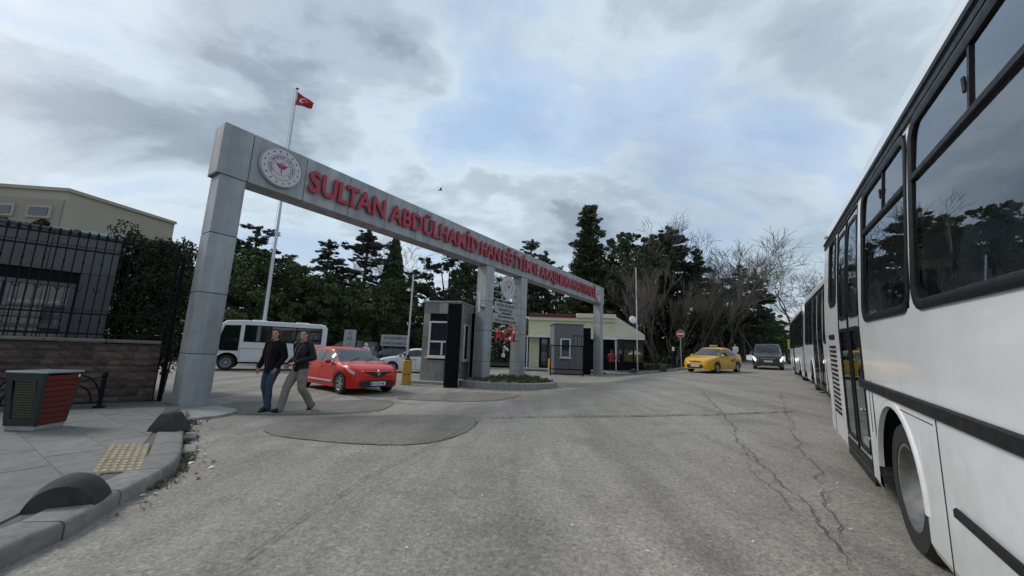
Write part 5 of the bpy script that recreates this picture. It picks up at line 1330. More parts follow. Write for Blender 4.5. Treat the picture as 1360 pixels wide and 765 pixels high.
# local x forward from rear, near side is +y (left side of the vehicle)
MHt = 2.62; MWd = 2.1
prof = [(0, .42), (0, MHt-.25), (.12, MHt-.06), (.4, MHt), (MLn-1.5, MHt), (MLn-.75, MHt-.06), (MLn-.55, MHt-.25), (MLn-.22, 1.38), (MLn-.12, 1.20), (MLn, 1.05), (MLn+.02, .55), (MLn-.05, .42)]
xw = (1.15, MLn-.95); ra = .50
b = MB(); bot_ = []
for c in sorted(xw, reverse=True):
    for k in range(11): a = math.pi*k/10; bot_.append((c+ra*math.cos(a), .42+ra*math.sin(a)*.95))
outl = prof+bot_
def extr(poly, y0, y1, inset=.05):
    cx_, cz_ = MLn/2, 1.4; b = MB()
    sh_ = lambda q: [(cx_+(x-cx_)*q, cz_+(z-cz_)*(1-(1-q)*1.6)) for x, z in poly]
    b.loft([[(x, y, z) for x, z in p_] for p_, y in ((sh_(.985), y0), (poly, y0+.07), (poly, y1-.07), (sh_(.985), y1))], cap=True); return b
extr(outl, -MWd/2, MWd/2).build('body', 'paint_white', mi, 35)
for sgn in (1, -1):
    wn_ = [(.35, 1.55), (1.60, 2.75), (2.80, 3.95), (4.0, MLn-1.62)]
    for a, c in wn_:
        if c-a < .2: continue
        b = MB(); b.prism(rrect(a, c, 1.52, 2.32, .06), 0, .012, M=T(0, sgn*(MWd/2+.004), 0) @ Matrix(((1, 0, 0, 0), (0, 0, sgn, 0), (0, 1, 0, 0), (0, 0, 0, 1)))); b.build('side_window', 'car_glass', mi)
    b = MB(); b.prism([(.28, 1.47), (MLn-1.58, 1.47), (MLn-1.58, 2.37), (.28, 2.37)], 0, .003, M=T(0, sgn*(MWd/2+.0005), 0) @ Matrix(((1, 0, 0, 0), (0, 0, sgn, 0), (0, 1, 0, 0), (0, 0, 0, 1)))); b.build('window_band', 'bus_frame', mi)
    b = MB(); b.prism([(MLn-1.40, 1.0), (MLn-.62, 1.0), (MLn-.46, 1.35), (MLn-.70, 2.30), (MLn-1.40, 2.34)], 0, .012, M=T(0, sgn*(MWd/2+.002), 0) @ Matrix(((1, 0, 0, 0), (0, 0, sgn, 0), (0, 1, 0, 0), (0, 0, 0, 1)))); b.build('driver_window', 'car_glass', mi)
    for x0, x1, z0, z1 in ((1.9, 3.0, .52, 1.12), (3.05, 4.1, .52, 1.12)):
        b = MB()
        for (p, q, r_, s_) in ((x0, x1, z1, z1+.02), (x0, x0+.012, z0, z1), (x1-.012, x1, z0, z1)): b.box(((p+q)/2, sgn*(MWd/2+.001), (r_+s_)/2), (q-p, .006, s_-r_))
        b.build('locker_seam', 'bus_frame', mi)
    for x in xw: wheel_parts(mi, x, sgn*(MWd/2-.13), .385, .24, 0, sgn, 'galv')
    b = MB(); b.box((MLn-.45, sgn*(MWd/2+.004), .98), (.30, .02, .05)); b.build('side_vent', 'bus_frame', mi)
    b = MB(); b.box((MLn-.35, sgn*(MWd/2+.18), 1.75), (.12, .14, .30), ch=.03); b.build('mirror', 'bus_frame', mi)
b = MB(); b.box((MLn/2, 0, .6), (MLn-.3, MWd-.5, .5)); b.build('chassis', 'dark_core', mi)
b = MB(); b.prism([(-.9, 1.42), (.9, 1.42), (.82, 2.30), (-.82, 2.30)], 0, .015, M=T(MLn-.215, 0, .0) @ roty(R(-19)) @ T(-.02, 0, 0) @ Matrix(((0, 0, 1, 0), (1, 0, 0, 0), (0, 1, 0, 0), (0, 0, 0, 1)))); 
for x in (1.3, 3.4): b2_ = MB(); b2_.box((x, 0, MHt+.03), (.7, .6, .09), ch=.03); b2_.build('roof_vent', 'paint_white', mi)
# ================================================================== TREES
def foliage_mat(name, c1, c2, rough=.75):
    M = mat(name, c1, rough, 0, .35, 1.1, rnd=.16, col2=c2, spec=.2)
    b = M.node_tree.nodes['Principled BSDF']
    return M
foliage_mat('needles_dark', (.055, .078, .042), (.085, .108, .054)); foliage_mat('needles_blue', (.056, .078, .058), (.080, .100, .068)); foliage_mat('leaf_dark', (.060, .086, .036), (.098, .128, .052))
mat('bark', (.075, .062, .05), .95, 0, .3, 4, .8, 20, rnd=.15); mat('twig', (.085, .074, .064), .9, 0, .25, 6, rnd=.15)
mat('ivy', (.040, .054, .024), .75, 0, .4, 3, rnd=.1, col2=(.055, .072, .031), spec=.15)
RNG = np.random.default_rng(7)
def leaf_quads(C, size, rng, stretch=1.6, dirs=None):
    n = len(C); a = rng.normal(size=(n, 3)); a /= np.linalg.norm(a, axis=1)[:, None]
    if dirs is not None: a = dirs*1.2+a*.55; a /= np.linalg.norm(a, axis=1)[:, None]
    b = rng.normal(size=(n, 3)); b -= a*(a*b).sum(1)[:, None]; b /= np.linalg.norm(b, axis=1)[:, None]
    s = size*rng.uniform(.55, 1.35, n)[:, None]; st = stretch
    V = np.stack([C-a*s*st*.5, C+b*s*.5, C+a*s*st*.5, C-b*s*.42], 1).reshape(-1, 3)
    return V, np.arange(4*n).reshape(n, 4)
def crown_mesh(name, clumps, per, size, m, rng, flat=1.0, stretch=1.6, dirs=None):
    """clumps: array (k,4) x y z r"""
    k = len(clumps); idx = np.repeat(np.arange(k), per); u = rng.normal(size=(k*per, 3)); u /= np.linalg.norm(u, axis=1)[:, None]
    rad = clumps[idx, 3]*rng.uniform(.35, 1.05, k*per)**.6; off = u*rad[:, None]; off[:, 2] *= flat
    C = clumps[idx, :3]+off; d = None if dirs is None else dirs[idx]
    V, F = leaf_quads(C, size, rng, stretch, d); return npmesh(name, V, F, m)
def trunk_mesh(name, H, r0, limbs, rng, bend=.25, m='bark', n=8):
    b = MB(); pts = []; x = y = 0
    for k in range(9): x += rng.normal()*bend*.12; y += rng.normal()*bend*.12; pts.append((x, y, H*k/8))
    b.tube(pts, [r0*(1-.85*k/8)+.01 for k in range(9)], n)
    for (z, dx, dy, dz, r) in limbs:
        k = min(7, max(0, z/H*8)); i = int(k); f = k-i; p = Vector(pts[i]).lerp(Vector(pts[i+1]), f); e = p+Vector((dx, dy, dz)); md = p.lerp(e, .5)+Vector((rng.normal()*.08, rng.normal()*.08, rng.normal()*.1))
        b.tube([p, md, e], [r, r*.7, r*.2], 5)
    return b.mesh(name, m, 60), pts
def make_spruce(seed, H=10., Rm=2.0):
    rng = np.random.default_rng(seed); cl = []; dr = []; limbs = []
    z = H*.06
    while z < H*.985:
        f = z/H; Rz = Rm*(1-f)**.75*rng.uniform(.75, 1.12)+.10; nb = max(4, int(9*(1-f)+4)); ph = rng.uniform(0, 6.28)
        for k in range(nb):
            a = ph+2*math.pi*k/nb+rng.normal()*.2; L_ = Rz*rng.uniform(.65, 1.2); dx, dy = math.cos(a), math.sin(a)
            if rng.random() < .5: limbs.append((z, dx*L_*.85, dy*L_*.85, -.10*L_, .02+.03*(1-f)))
            m_ = max(2, int(L_/.28))
            for q in range(m_):
                t_ = (q+.7)/m_; rr = L_*t_; zz_ = z-.22*rr+.16*rr*rr/max(L_, .1)+rng.normal()*.05
                cl.append((dx*rr+rng.normal()*.08, dy*rr+rng.normal()*.08, zz_, .17+.16*(1-t_)*L_*.5+.08)); dr.append((dx, dy, .1))
        z += H*.026*rng.uniform(.75, 1.3)
    cl = np.array(cl); dr = np.array(dr)
    crown = crown_mesh('crown', cl, max(6, int(60000/len(cl))), .075, 'needles_dark', rng, .6, 3.0, dr)
    tr, _ = trunk_mesh('trunk', H, H*.018, limbs, rng, .05); return crown, tr, H
def make_cedar(seed, H=10., Rm=3.2, sparse=1.0, z0=.22):
    rng = np.random.default_rng(seed); cl = []; dr = []; limbs = []; z = H*z0
    while z < H*.97:
        f = (z/H-z0)/(1-z0); Rz = Rm*(1-f)**.62*rng.uniform(.6, 1.1)+.15; nb = rng.integers(2, 5) if f < .8 else 3; ph = rng.uniform(0, 6.28)
        for k in range(nb):
            a = ph+2*math.pi*k/nb+rng.normal()*.3; L_ = Rz*rng.uniform(.35, 1.25); dx, dy = math.cos(a), math.sin(a); up = rng.uniform(-.10, .24)
            zb = z; z = zb+rng.normal()*H*.02; limbs.append((min(z, H*.97), dx*L_*.95, dy*L_*.95, up*L_, .025+.045*(1-f)))
            m_ = max(2, int(L_/.24))
            for q in range(m_):
                t_ = (q+.8)/m_
                if t_ < .22: continue
                rr = L_*t_; spread = .10+.34*L_*(.5-abs(t_-.6))*.8
                for s_ in range(3):
                    o = rng.normal()*spread
                    cl.append((dx*rr-dy*o, dy*rr+dx*o, z+up*rr+rng.normal()*.09+.03, rng.uniform(.07, .24))); dr.append((dx-dy*o*.6, dy+dx*o*.6, .15))
            z = zb
        z += H*.040*rng.uniform(.6, 1.4)
    for q in range(12): cl.append((rng.normal()*.08, rng.normal()*.08, H*(.93+.07*q/12), .1)); dr.append((0, 0, 1))
    cl = np.array(cl); dr = np.array(dr); crown = crown_mesh('crown', cl, max(6, int(34000*sparse/len(cl))), .062, 'needles_blue', rng, .45, 3.6, dr)
    tr, _ = trunk_mesh('trunk', H, H*.020, limbs, rng, .10); return crown, tr, H
def make_round(seed, H=8., Rm=3.5, zc=.58, zh=.42, lobes=80, m='leaf_dark', size=.115, count=46000, clump=.62):
    rng = np.random.default_rng(seed); cl = []; limbs = []
    for k in range(lobes):
        u = rng.normal(size=3); u /= np.linalg.norm(u); rr = rng.uniform(.2, 1.08)**.5
        x, y, z = u[0]*Rm*rr, u[1]*Rm*rr, H*(zc+u[2]*zh*rr)
        r_ = clump*rng.uniform(.55, 1.25)*Rm/3.5; cl.append((x, y, z-.3*r_, r_)); limbs.append((H*rng.uniform(.2, .5), x*.85, y*.85, z-H*.4, .05+.03*rng.random()))
        for q in range(4):                                     # smaller clumps break the lobe's outline
            v = rng.normal(size=3); v /= np.linalg.norm(v); cl.append((x+v[0]*r_*.95, y+v[1]*r_*.95, z+v[2]*r_*.8, r_*.38))
    cl = np.array(cl); crown = crown_mesh('crown', cl, int(count/len(cl)), size, m, rng, .85, 1.5)
    tr, _ = trunk_mesh('trunk', H*.75, H*.028, limbs, rng, .25); return crown, tr, H
def make_cypress(seed, H=10., Rm=.85):
    rng = np.random.default_rng(seed); cl = []
    for k in range(420):
        f = rng.random()**.9; R_ = Rm*min(1, (1-f)*2.2+.08)*min(1, .55+f*2.5); a = rng.uniform(0, 6.28); r_ = R_*rng.uniform(.6, 1); cl.append((r_*math.cos(a), r_*math.sin(a), H*(.04+.95*f), .20))
    cl = np.array(cl); dr = np.zeros((len(cl), 3)); dr[:, 2] = 1
    crown = crown_mesh('crown', cl, 44, .10, 'needles_dark', rng, 1.5, 2.0, dr); tr, _ = trunk_mesh('trunk', H*.9, .13, [], rng, .03); return crown, tr, H
def make_bare(seed, H=10., spread=.55, levels=6, up=.25, thick=.017, name='trunk', multi=1, clean=.28):
    rng = random.Random(seed); segs = {0: [], 1: []}
    def grow(p, d, L_, r, lv):
        n = 3 if lv < 4 else 2; pts = [p]; q = p.copy(); dd = d.copy()
        for k in range(n):
            dd = (dd+Vector((rng.gauss(0, .16), rng.gauss(0, .16), rng.gauss(0, .10)+up*.12))).normalized(); q = q+dd*L_/n; pts.append(q.copy())
        r1 = r*.62; (segs[0] if lv < 3 else segs[1]).append((pts, r, r1, 7 if lv < 2 else (5 if lv < 4 else 3)))
        if lv >= levels: return
        nb = 2 if rng.random() < .35 else 3
        if lv >= levels-2: nb = 4
        for k in range(nb):
            ax = Vector((rng.gauss(0, 1), rng.gauss(0, 1), rng.gauss(0, .6))); ax = (ax-dd*ax.dot(dd)).normalized()
            nd = (dd*rng.uniform(.75, 1.1)+ax*rng.uniform(spread*.6, spread*1.35)+Vector((0, 0, up*.5))).normalized()
            i = 1.0 if k == 0 else rng.uniform(.45, 1.0); base = pts[0].lerp(pts[-1], i) if i < 1 else pts[-1]
            grow(base, nd, L_*rng.uniform(.62, .86), max(.0095, r1*rng.uniform(.65, .95)), lv+1)
    for k in range(multi):
        grow(Vector((rng.gauss(0, .015)*(multi > 1), rng.gauss(0, .015)*(multi > 1), 0)), Vector((rng.gauss(0, .22)*(multi > 1), rng.gauss(0, .22)*(multi > 1), 1)).normalized(), H*clean, H*thick/(1 if multi == 1 else 1.5), 0)
    mx = max(p.z for s in segs.values() for (pts, *_r) in s for p in pts); sc = H/mx; out = []
    for key, m_ in ((1, 'twig'), (0, 'bark')):
        b = MB()
        for pts, r0, r1, n in segs[key]: b.tube([p*sc for p in pts], [r0+(r1-r0)*i/(len(pts)-1) for i in range(len(pts))], n, cap=False)
        out.append(b.mesh('branches' if key else 'trunk', m_, 60))
    return out[0], out[1], H
PROTO = {'spruce': [make_spruce(1), make_spruce(2, 10, 2.4)], 'cedar': [make_cedar(3), make_cedar(4, 10, 2.7, .8), make_cedar(5, 10, 3.8, 1.1, .3)],
         'round': [make_round(6), make_round(7, 8, 3.2, .56, .44, 90), make_round(8, 8, 3.0, .60, .38, 70)],
         'pine': [make_round(9, 10, 3.0, .70, .27, 62, 'needles_dark', .105, 38000, .55), make_round(10, 10, 2.6, .64, .32, 56, 'needles_dark', .105, 36000, .6)],
         'cypress': [make_cypress(11)], 'bare': [make_bare(12, 10, .6, 6, .22, .017, clean=.22), make_bare(13, 10, .66, 6, .2, .017, clean=.2), make_bare(15, 10, .55, 6, .3, .014, clean=.22)], 'multi': [make_bare(14, 10, .30, 5, .5, .012, multi=3, clean=.34), make_bare(18, 10, .26, 5, .6, .011, multi=3, clean=.36)]}
NICE = {'spruce': 'spruce_tree', 'cedar': 'cedar_tree', 'round': 'evergreen_tree', 'pine': 'pine_tree', 'cypress': 'cypress_tree', 'bare': 'bare_tree', 'multi': 'bare_tree'}
_tr = random.Random(77)
def tree(kind, var, px, D, top, label, wide=1.0, group='trees behind the gate', base=0.0, width=None):
    P = atd(px, D); P.z += base; H = zat(px, top, P)-P.z; cr, tk, H0 = PROTO[kind][var]; s = H/H0; w_ = s*wide
    t_ = thing(NICE[kind], label, 'tree', P, _tr.uniform(0, 6.28), group); t_.scale = (w_, w_, s)
    a = obj('crown' if cr.name.startswith('crown') else 'branches', cr, t_); b = obj('trunk', tk, t_); return t_
# --- left group behind the coach
tree('cedar', 2, 318, 34, 296, 'flat-topped cedar rising behind the nearest gate pillar', 1.35)
tree('cedar', 0, 262, 30, 306, 'cedar with bare reaching branches between fence end and nearest pillar', 1.0)
tree('round', 0, 335, 30, 338, 'broad dark evergreen just right of the nearest pillar', 1.25)
tree('round', 1, 392, 31, 352, 'dark round evergreen in front of the flagpole foot', 1.15)
tree('round', 2, 445, 32, 368, 'dark round evergreen below the two cedars', 1.2)
tree('round', 0, 500, 33, 371, 'dark round evergreen left of the thin white lamp pole', 1.2)
tree('round', 1, 300, 36, 372, 'dark evergreen hidden behind the nearest pillar', 1.3)
tree('cedar', 1, 420, 44, 316, 'left of two open cedars under the gate beam', 1.2)
tree('cedar', 0, 474, 46, 297, 'tall pointed cedar, right of the pair under the gate beam', 1.15)
tree('cypress', 0, 513, 47, 316, 'narrow columnar cypress under the gate beam', 1.25)
tree('bare', 0, 549, 52, 318, 'pale bare tree right of the cypress under the beam', 1.3)
tree('bare', 1, 528, 55, 335, 'bare tree partly hidden behind the cypress', 1.2)
tree('pine', 0, 588, 36, 334, 'tall dark pine behind the stone guard booth', 1.35)
tree('pine', 1, 618, 38, 340, 'dark pine just left of the second pillar', 1.2)
tree('round', 2, 560, 39, 392, 'dark evergreen low behind the lamp pole', 1.3)
tree('round', 0, 455, 40, 400, 'low dark evergreen deep in the car park', 1.5)
tree('round', 1, 372, 41, 395, 'low dark evergreen behind the coach', 1.5)
# --- right group behind the beam and the far pavement
tree('cedar', 1, 702, 50, 318, 'cedar tip showing above the lettering', 1.0)
tree('cedar', 0, 722, 56, 333, 'small cedar behind the end of the lettering', .9)
tree('bare', 2, 668, 52, 372, 'bare tree seen between the two middle pillars', 1.2)
tree('pine', 1, 690, 54, 388, 'dark pine seen between the two middle pillars', 1.1)
tree('pine', 0, 735, 52, 376, 'open pine behind the cream building', .95)
tree('cedar', 2, 655, 60, 384, 'dark cedar behind the second pillar', 1.2)
tree('spruce', 0, 781, 44, 272, 'tall pointed spruce dominating the skyline right of the gate', 1.12)
tree('pine', 0, 842, 43, 308, 'broad dark pine right of the tall spruce', 1.05)
tree('pine', 1, 815, 46, 330, 'dark pine close behind the tall spruce', 1.1)
tree('cedar', 0, 893, 45, 300, 'dark cedar left of the big bare crown', 1.05)
tree('bare', 0, 882, 47, 288, 'bare crown behind the dark cedar', .95)
tree('bare', 1, 952, 44, 290, 'large bare tree against the sky above the taxi', 1.3)
tree('bare', 2, 922, 41, 318, 'bare tree left of the large bare tree', .9)
tree('cedar', 1, 930, 42, 345, 'dark cedar above the taxi roof', 1.1)
tree('cedar', 2, 988, 46, 352, 'layered cedar above the grey van', 1.0)
tree('cedar', 0, 1010, 50, 356, 'cedar at the right end of the dark grove', .8)
tree('pine', 1, 905, 50, 352, 'dense dark pine deep in the grove', 1.4)
tree('pine', 0, 965, 54, 372, 'dense dark pine behind the bare trunks', 1.4)
tree('round', 1, 860, 52, 392, 'low dark evergreen mass behind the mirror pole', 1.5)
tree('round', 2, 940, 54, 402, 'low dark evergreen mass behind the no entry sign', 1.6)
tree('round', 0, 1005, 58, 410, 'low dark evergreen mass behind the grey van', 1.4)
tree('multi', 0, 872, 35, 345, 'slender many-stemmed bare tree beside the mirror pole', 1.0)
tree('multi', 1, 962, 38, 372, 'slender many-stemmed bare tree behind the taxi', .9)
tree('multi', 0, 927, 39, 360, 'thin bare sapling cluster right of the no entry sign', .8)
tree('bare', 2, 1000, 41, 365, 'thin bare tree leaning over the grey van', .75)
tree('bare', 1, 1066, 52, 336, 'bare street tree left of the parked buses', 1.25)
tree('bare', 0, 1092, 56, 332, 'bare street tree directly behind the parked buses', 1.2)
tree('bare', 2, 1045, 72, 362, 'smaller bare street tree far down the road', 1.2)
tree('pine', 0, 868, 47, 306, 'tall dense pine in the middle of the dark grove', 1.15)
tree('bare', 0, 915, 48, 300, 'fine bare crown above the dark grove', 1.0)
tree('bare', 1, 985, 47, 330, 'wide bare crown above the grey van', 1.0)
tree('multi', 1, 895, 36, 365, 'slender bare saplings just left of the no entry sign', .9)
tree('round', 0, 985, 75, 425, 'far dark evergreen closing the view behind the van', 1.9)
tree('round', 2, 1018, 80, 432, 'far dark evergreen right of the van', 1.7)
tree('round', 1, 950, 70, 420, 'far dark evergreen closing the view behind the taxi', 1.9)
tree('round', 1, 1035, 90, 436, 'dark far evergreen at the end of the road', 1.5)
tree('round', 2, 1060, 85, 444, 'dark far evergreen behind the farthest bus', 1.4)
# --- hedge of climbing evergreen by the gatehouse, behind the fence
hp_ = Vector((-11.25, 11.0, 0)); rng = np.random.default_rng(31); cl = []
for k in range(170):
    x = rng.uniform(-.1, 1.75); y = rng.uniform(-.4, .6); ztop = 4.6-.30*max(0, x)+.12*math.sin(x*5); cl.append((x, y, rng.uniform(.2, 1)*ztop, rng.uniform(.22, .38)))
for k in range(26): xq = rng.uniform(-3.2, -.1); cl.append((xq, xq*.62+rng.uniform(-.2, .2), 4.22+rng.normal()*.08, .14))
hg = thing('ivy_hedge', 'dark evergreen climber covering the gatehouse side behind the iron fence', 'hedge', hp_, R(9))
obj('crown', crown_mesh('crown', np.array(cl), 190, .07, 'ivy', rng, 1.0, 1.3), hg)
b = MB()
for k in range(5): b.tube([(.0+k*.4, 0, 0), (.1+k*.4, .05, 1.8), (0+k*.4, 0, 3.4)], [.03, .02, .01], 5)
b.build('trunk', 'bark', hg)
# --- ground cover and shrubs along the far bed
rng = np.random.default_rng(5); cl = []
for k in range(420):
    d_ = rng.uniform(6.5, 40); p, t_ = al_at(d_); nn_ = Vector((-t_.y, t_.x)); o = rng.uniform(4.2, 9.5); x, y = p.x+nn_.x*o, p.y+nn_.y*o; r_ = rng.uniform(.18, .42)
    if x < .345*y: continue
    cl.append((x, y, ground(x, y)+.22+r_*.6*rng.random(), r_))
gc = obj('ground_cover', crown_mesh('ground_cover', np.array(cl), 45, .13, 'ivy', rng, .7, 1.6)); tag(gc, 'low green ground cover and shrubs along the far pavement', 'shrubs', None, 'stuff')
rng = np.random.default_rng(15); cl = []
for k in range(900):                                     # undergrowth that closes the view under the trees
    d_ = rng.uniform(2, 95); p, t_ = al_at(d_); nn_ = Vector((-t_.y, t_.x)); o = rng.uniform(11, 21); x, y = p.x+nn_.x*o, p.y+nn_.y*o; r_ = rng.uniform(.6, 1.3); cl.append((x, y, ground(x, y)+.4+rng.uniform(.1, 4.2), r_))
ug = obj('undergrowth', crown_mesh('undergrowth', np.array(cl), 60, .26, 'leaf_dark', rng, .9, 1.6)); tag(ug, 'dark undergrowth massed beneath the grove beyond the far pavement', 'undergrowth', None, 'stuff')
rng = np.random.default_rng(16); cl = []
for k in range(620):
    x = rng.uniform(-32, 9); y = rng.uniform(40, 48)+abs(x)*.1; r_ = rng.uniform(.7, 1.4); cl.append((x, y, ground(x, y)+rng.uniform(.3, 4.2), r_))
ug = obj('undergrowth', crown_mesh('undergrowth', np.array(cl), 60, .26, 'leaf_dark', rng, .9, 1.6)); tag(ug, 'dark undergrowth massed behind the car park and booths', 'undergrowth', None, 'stuff')
# ================================================================== PEOPLE
def remesh(b, name, m, parent, voxel, smooth_it=3):
    me = bpy.data.meshes.new('tmp'); me.from_pydata(b.v, [], b.f); o = bpy.data.objects.new('tmp', me); COL.objects.link(o)
    r = o.modifiers.new('r', 'REMESH'); r.mode = 'VOXEL'; r.voxel_size = voxel
    if smooth_it: s = o.modifiers.new('s', 'SMOOTH'); s.iterations = smooth_it; s.factor = .5
    out_ = bpy.data.meshes.new_from_object(o.evaluated_get(bpy.context.evaluated_depsgraph_get())); bpy.data.objects.remove(o)
    out_.name = name; out_.materials.clear(); out_.materials.append(MATS[m]); out_.polygons.foreach_set('use_smooth', [True]*len(out_.polygons)); return obj(name, out_, parent)
def ball(b, c, r, s=(1, 1, 1), M=None, n=10):
    A = T(*c); A = (M @ A if M is not None else A) @ Matrix.Diagonal((*[q*r for q in s], 1))
    b.loft([[(math.sin(math.pi*i/n)*math.cos(2*math.pi*k/14), math.sin(math.pi*i/n)*math.sin(2*math.pi*k/14), -math.cos(math.pi*i/n)) if 0 < i < n else (1e-4*math.cos(k), 1e-4*math.sin(k), -1 if i == 0 else 1) for k in range(14)] for i in range(n+1)], M=A)
def limb(b, p, q, r0, r1): b.tube([p, q], [r0, r1], 12); ball(b, p, r0); ball(b, q, r1)
def chain(b, pts, rs):
    for (p, q, r0, r1) in zip(pts, pts[1:], rs, rs[1:]): limb(b, p, q, r0, r1)
def ell_loft(b, secs, n=18):      # secs: (z, cx, cy, rx, ry)
    b.loft([[(cx_+rx*math.cos(2*math.pi*k/n), cy_+ry*math.sin(2*math.pi*k/n), z) for k in range(n)] for z, cx_, cy_, rx, ry in secs])
def hand(b, wrist, d, palm_n, side, curl=.5, s=1.0):
    d = Vector(d).normalized(); nrm = Vector(palm_n); nrm = (nrm-d*nrm.dot(d)).normalized(); lat = d.cross(nrm)*side; w_ = Vector(wrist)
    pc_ = w_+d*.05*s; A = Matrix((lat, d, nrm)).transposed().to_4x4(); A.translation = pc_
    ball(b, (0, 0, 0), 1, (.040*s, .054*s, .017*s), A)
    for k, (o, l_) in enumerate(((-.028, .072), (-.010, .080), (.010, .076), (.027, .060))):
        p0 = pc_+lat*o*s+d*.035*s; p1 = p0+d*l_*.5*s+nrm*curl*.010*s; p2 = p1+(d*(1-curl*.7)+nrm*curl).normalized()*l_*.55*s; chain(b, [p0, p1, p2], [.0095*s, .0088*s, .0075*s])
    p0 = pc_-lat*.030*s-d*.02*s; p1 = p0-lat*.022*s+d*.030*s+nrm*.012*s; p2 = p1+d*.032*s+nrm*.014*s; chain(b, [p0, p1, p2], [.012*s, .0105*s, .009*s])
def person(label, P, rz, pose, fit, H=1.78, voxel=.008, group=None):
    t_ = thing('person', label, 'person', P, rz, group); k = H/1.78; t_.scale = (k, k, k)
    J = dict(hip=(0, 0, .93), chest=(0, .01, 1.30), neck=(0, .0, 1.50), head=(0, .02, 1.655), sh=((.185, 0, 1.44), (-.185, 0, 1.44)))
    J.update(pose)
    hy = R(J.get('head_yaw', 0)); hc = Vector(J['head']); HM = Matrix.Translation(hc) @ rotz(hy)
    dz_ = J.get('bend', Vector((0, 0, 0)))
    b = MB()                                             # one continuous body
    ball(b, (0, 0, .015), 1, (.076, .095, .108), HM); ball(b, (0, .032, -.045), 1, (.056, .062, .068), HM); ball(b, (0, .092, -.012), 1, (.014, .020, .026), HM); ball(b, (0, .083, .028), 1, (.055, .018, .014), HM)
    ball(b, (0, .086, -.058), 1, (.024, .012, .009), HM); ball(b, (0, .078, -.092), 1, (.024, .02, .018), HM)
    for s in (1, -1): ball(b, (s*.078, -.005, -.005), 1, (.012, .022, .034), HM)
    limb(b, (hc.x*.6, hc.y-.02, hc.z-.08), (0, -.01, 1.42), .056, .064)
    ell_loft(b, [(.86, 0, 0, .14, .095), (1.05, 0, .01, .135, .09), (1.3, 0, .01, .155, .105), (1.42, 0, 0, .15, .085), (1.46, 0, 0, .08, .06)])
    for i, s in ((0, 1), (1, -1)):
        sh_, el, wr = J['sh'][i], J['elbow'][i], J['wrist'][i]; chain(b, [sh_, el, wr], [.055, .043, .030])
        hd_ = (Vector(wr)-Vector(el)).normalized()*.6+Vector(J.get('hand_dir', ((0, .2, -.6), (0, .2, -.6)))[i]); hand(b, wr, hd_, J.get('palm', ((-1, .2, 0), (1, .2, 0)))[i], s, .6)
        hp2 = (s*.09, 0, .90); chain(b, [hp2, J['knee'][i], J['ankle'][i]], [.085, .055, .040])
    remesh(b, 'body', fit.get('skin', 'skin'), t_, voxel, 2)
    b = MB()                                             # trousers
    ell_loft(b, [(.83, 0, 0, .165, .12), (.92, 0, 0, .17, .125), (1.02, 0, .005, .155, .115)])
    for i, s in ((0, 1), (1, -1)):
        kn, an = Vector(J['knee'][i]), Vector(J['ankle'][i]); w_ = fit.get('leg_w', 1.0); chain(b, [(s*.088, 0, .88), (Vector((s*.09, 0, .88)).lerp(kn, .5)+Vector((0, .01, 0))), kn, kn.lerp(an, .5)-Vector((0, .012, 0)), an+Vector((0, 0, -.025))], [.108, .096*w_, .076*w_, .074*w_, .070*w_])
    remesh(b, 'trousers', fit['trousers'], t_, voxel*1.1, 3)
    b = MB()                                             # jacket
    jl = fit.get('hem', .82)
    ell_loft(b, [(jl, 0, .0, .185, .135), (jl+.1, 0, 0, .185, .135), (1.08, 0, .005, .175, .13), (1.28, 0, .01, .195, .14), (1.40, 0, .0, .19, .12), (1.475, 0, -.005, .12, .085), (1.51, 0, -.01, .085, .075)])
    for i, s in ((0, 1), (1, -1)):
        sh_, el, wr = (Vector(J[q][i]) for q in ('sh', 'elbow', 'wrist')); chain(b, [sh_, sh_.lerp(el, .5)+Vector((s*.008, 0, 0)), el, el.lerp(wr, .55), wr.lerp(el, .06)], [.082, .072, .066, .060, .050])
    for q in range(10): a_ = R(200-220*q/9); ball(b, (.088*math.cos(a_), -.005+.075*math.sin(a_)*-1, 1.505), .026)
    remesh(b, 'jacket', fit['jacket'], t_, voxel*1.1, 2)
    if 'shirt' in fit:
        b = MB(); ell_loft(b, [(fit.get('shirt_hem', jl-.04), 0, .055, .085, .096), (1.05, 0, .055, .085, .096), (1.28, 0, .065, .075, .096), (1.42, 0, .045, .05, .085), (1.49, 0, .02, .03, .07)]); remesh(b, 'shirt', fit['shirt'], t_, voxel*1.2, 2)
    if 'trim' in fit:
        b = MB(); b.tube([(.045, .142, 1.40), (.075, .155, 1.25), (.085, .148, .95)], .006, 5); b.tube([(-.06, .135, 1.42), (-.02, .155, 1.28), (.02, .150, 1.10), (.02, .142, .9)], .005, 5); b.build('zip', fit['trim'], t_)
    for i, s in ((0, 1), (1, -1)):                       # shoes
        a_ = Vector(J['ankle'][i]); p_ = R(J.get('foot_pitch', (0, 0))[i]); A = Matrix.Translation(a_) @ rotx(p_); b = MB()
        b.loft([[(wd*math.cos(2*math.pi*q/14), y, z0+(z1-z0)*(.5+.5*math.sin(2*math.pi*q/14))) for q in range(14)] for y, wd, z0, z1 in ((-.085, .02, -.075, -.01), (-.07, .038, -.088, .02), (0, .042, -.09, .03), (.08, .046, -.09, -.005), (.14, .044, -.09, -.028), (.18, .028, -.088, -.045), (.195, .008, -.08, -.06))], M=A); b.build('shoe', fit['shoes'], t_, 60)
    b = MB()                                             # hair
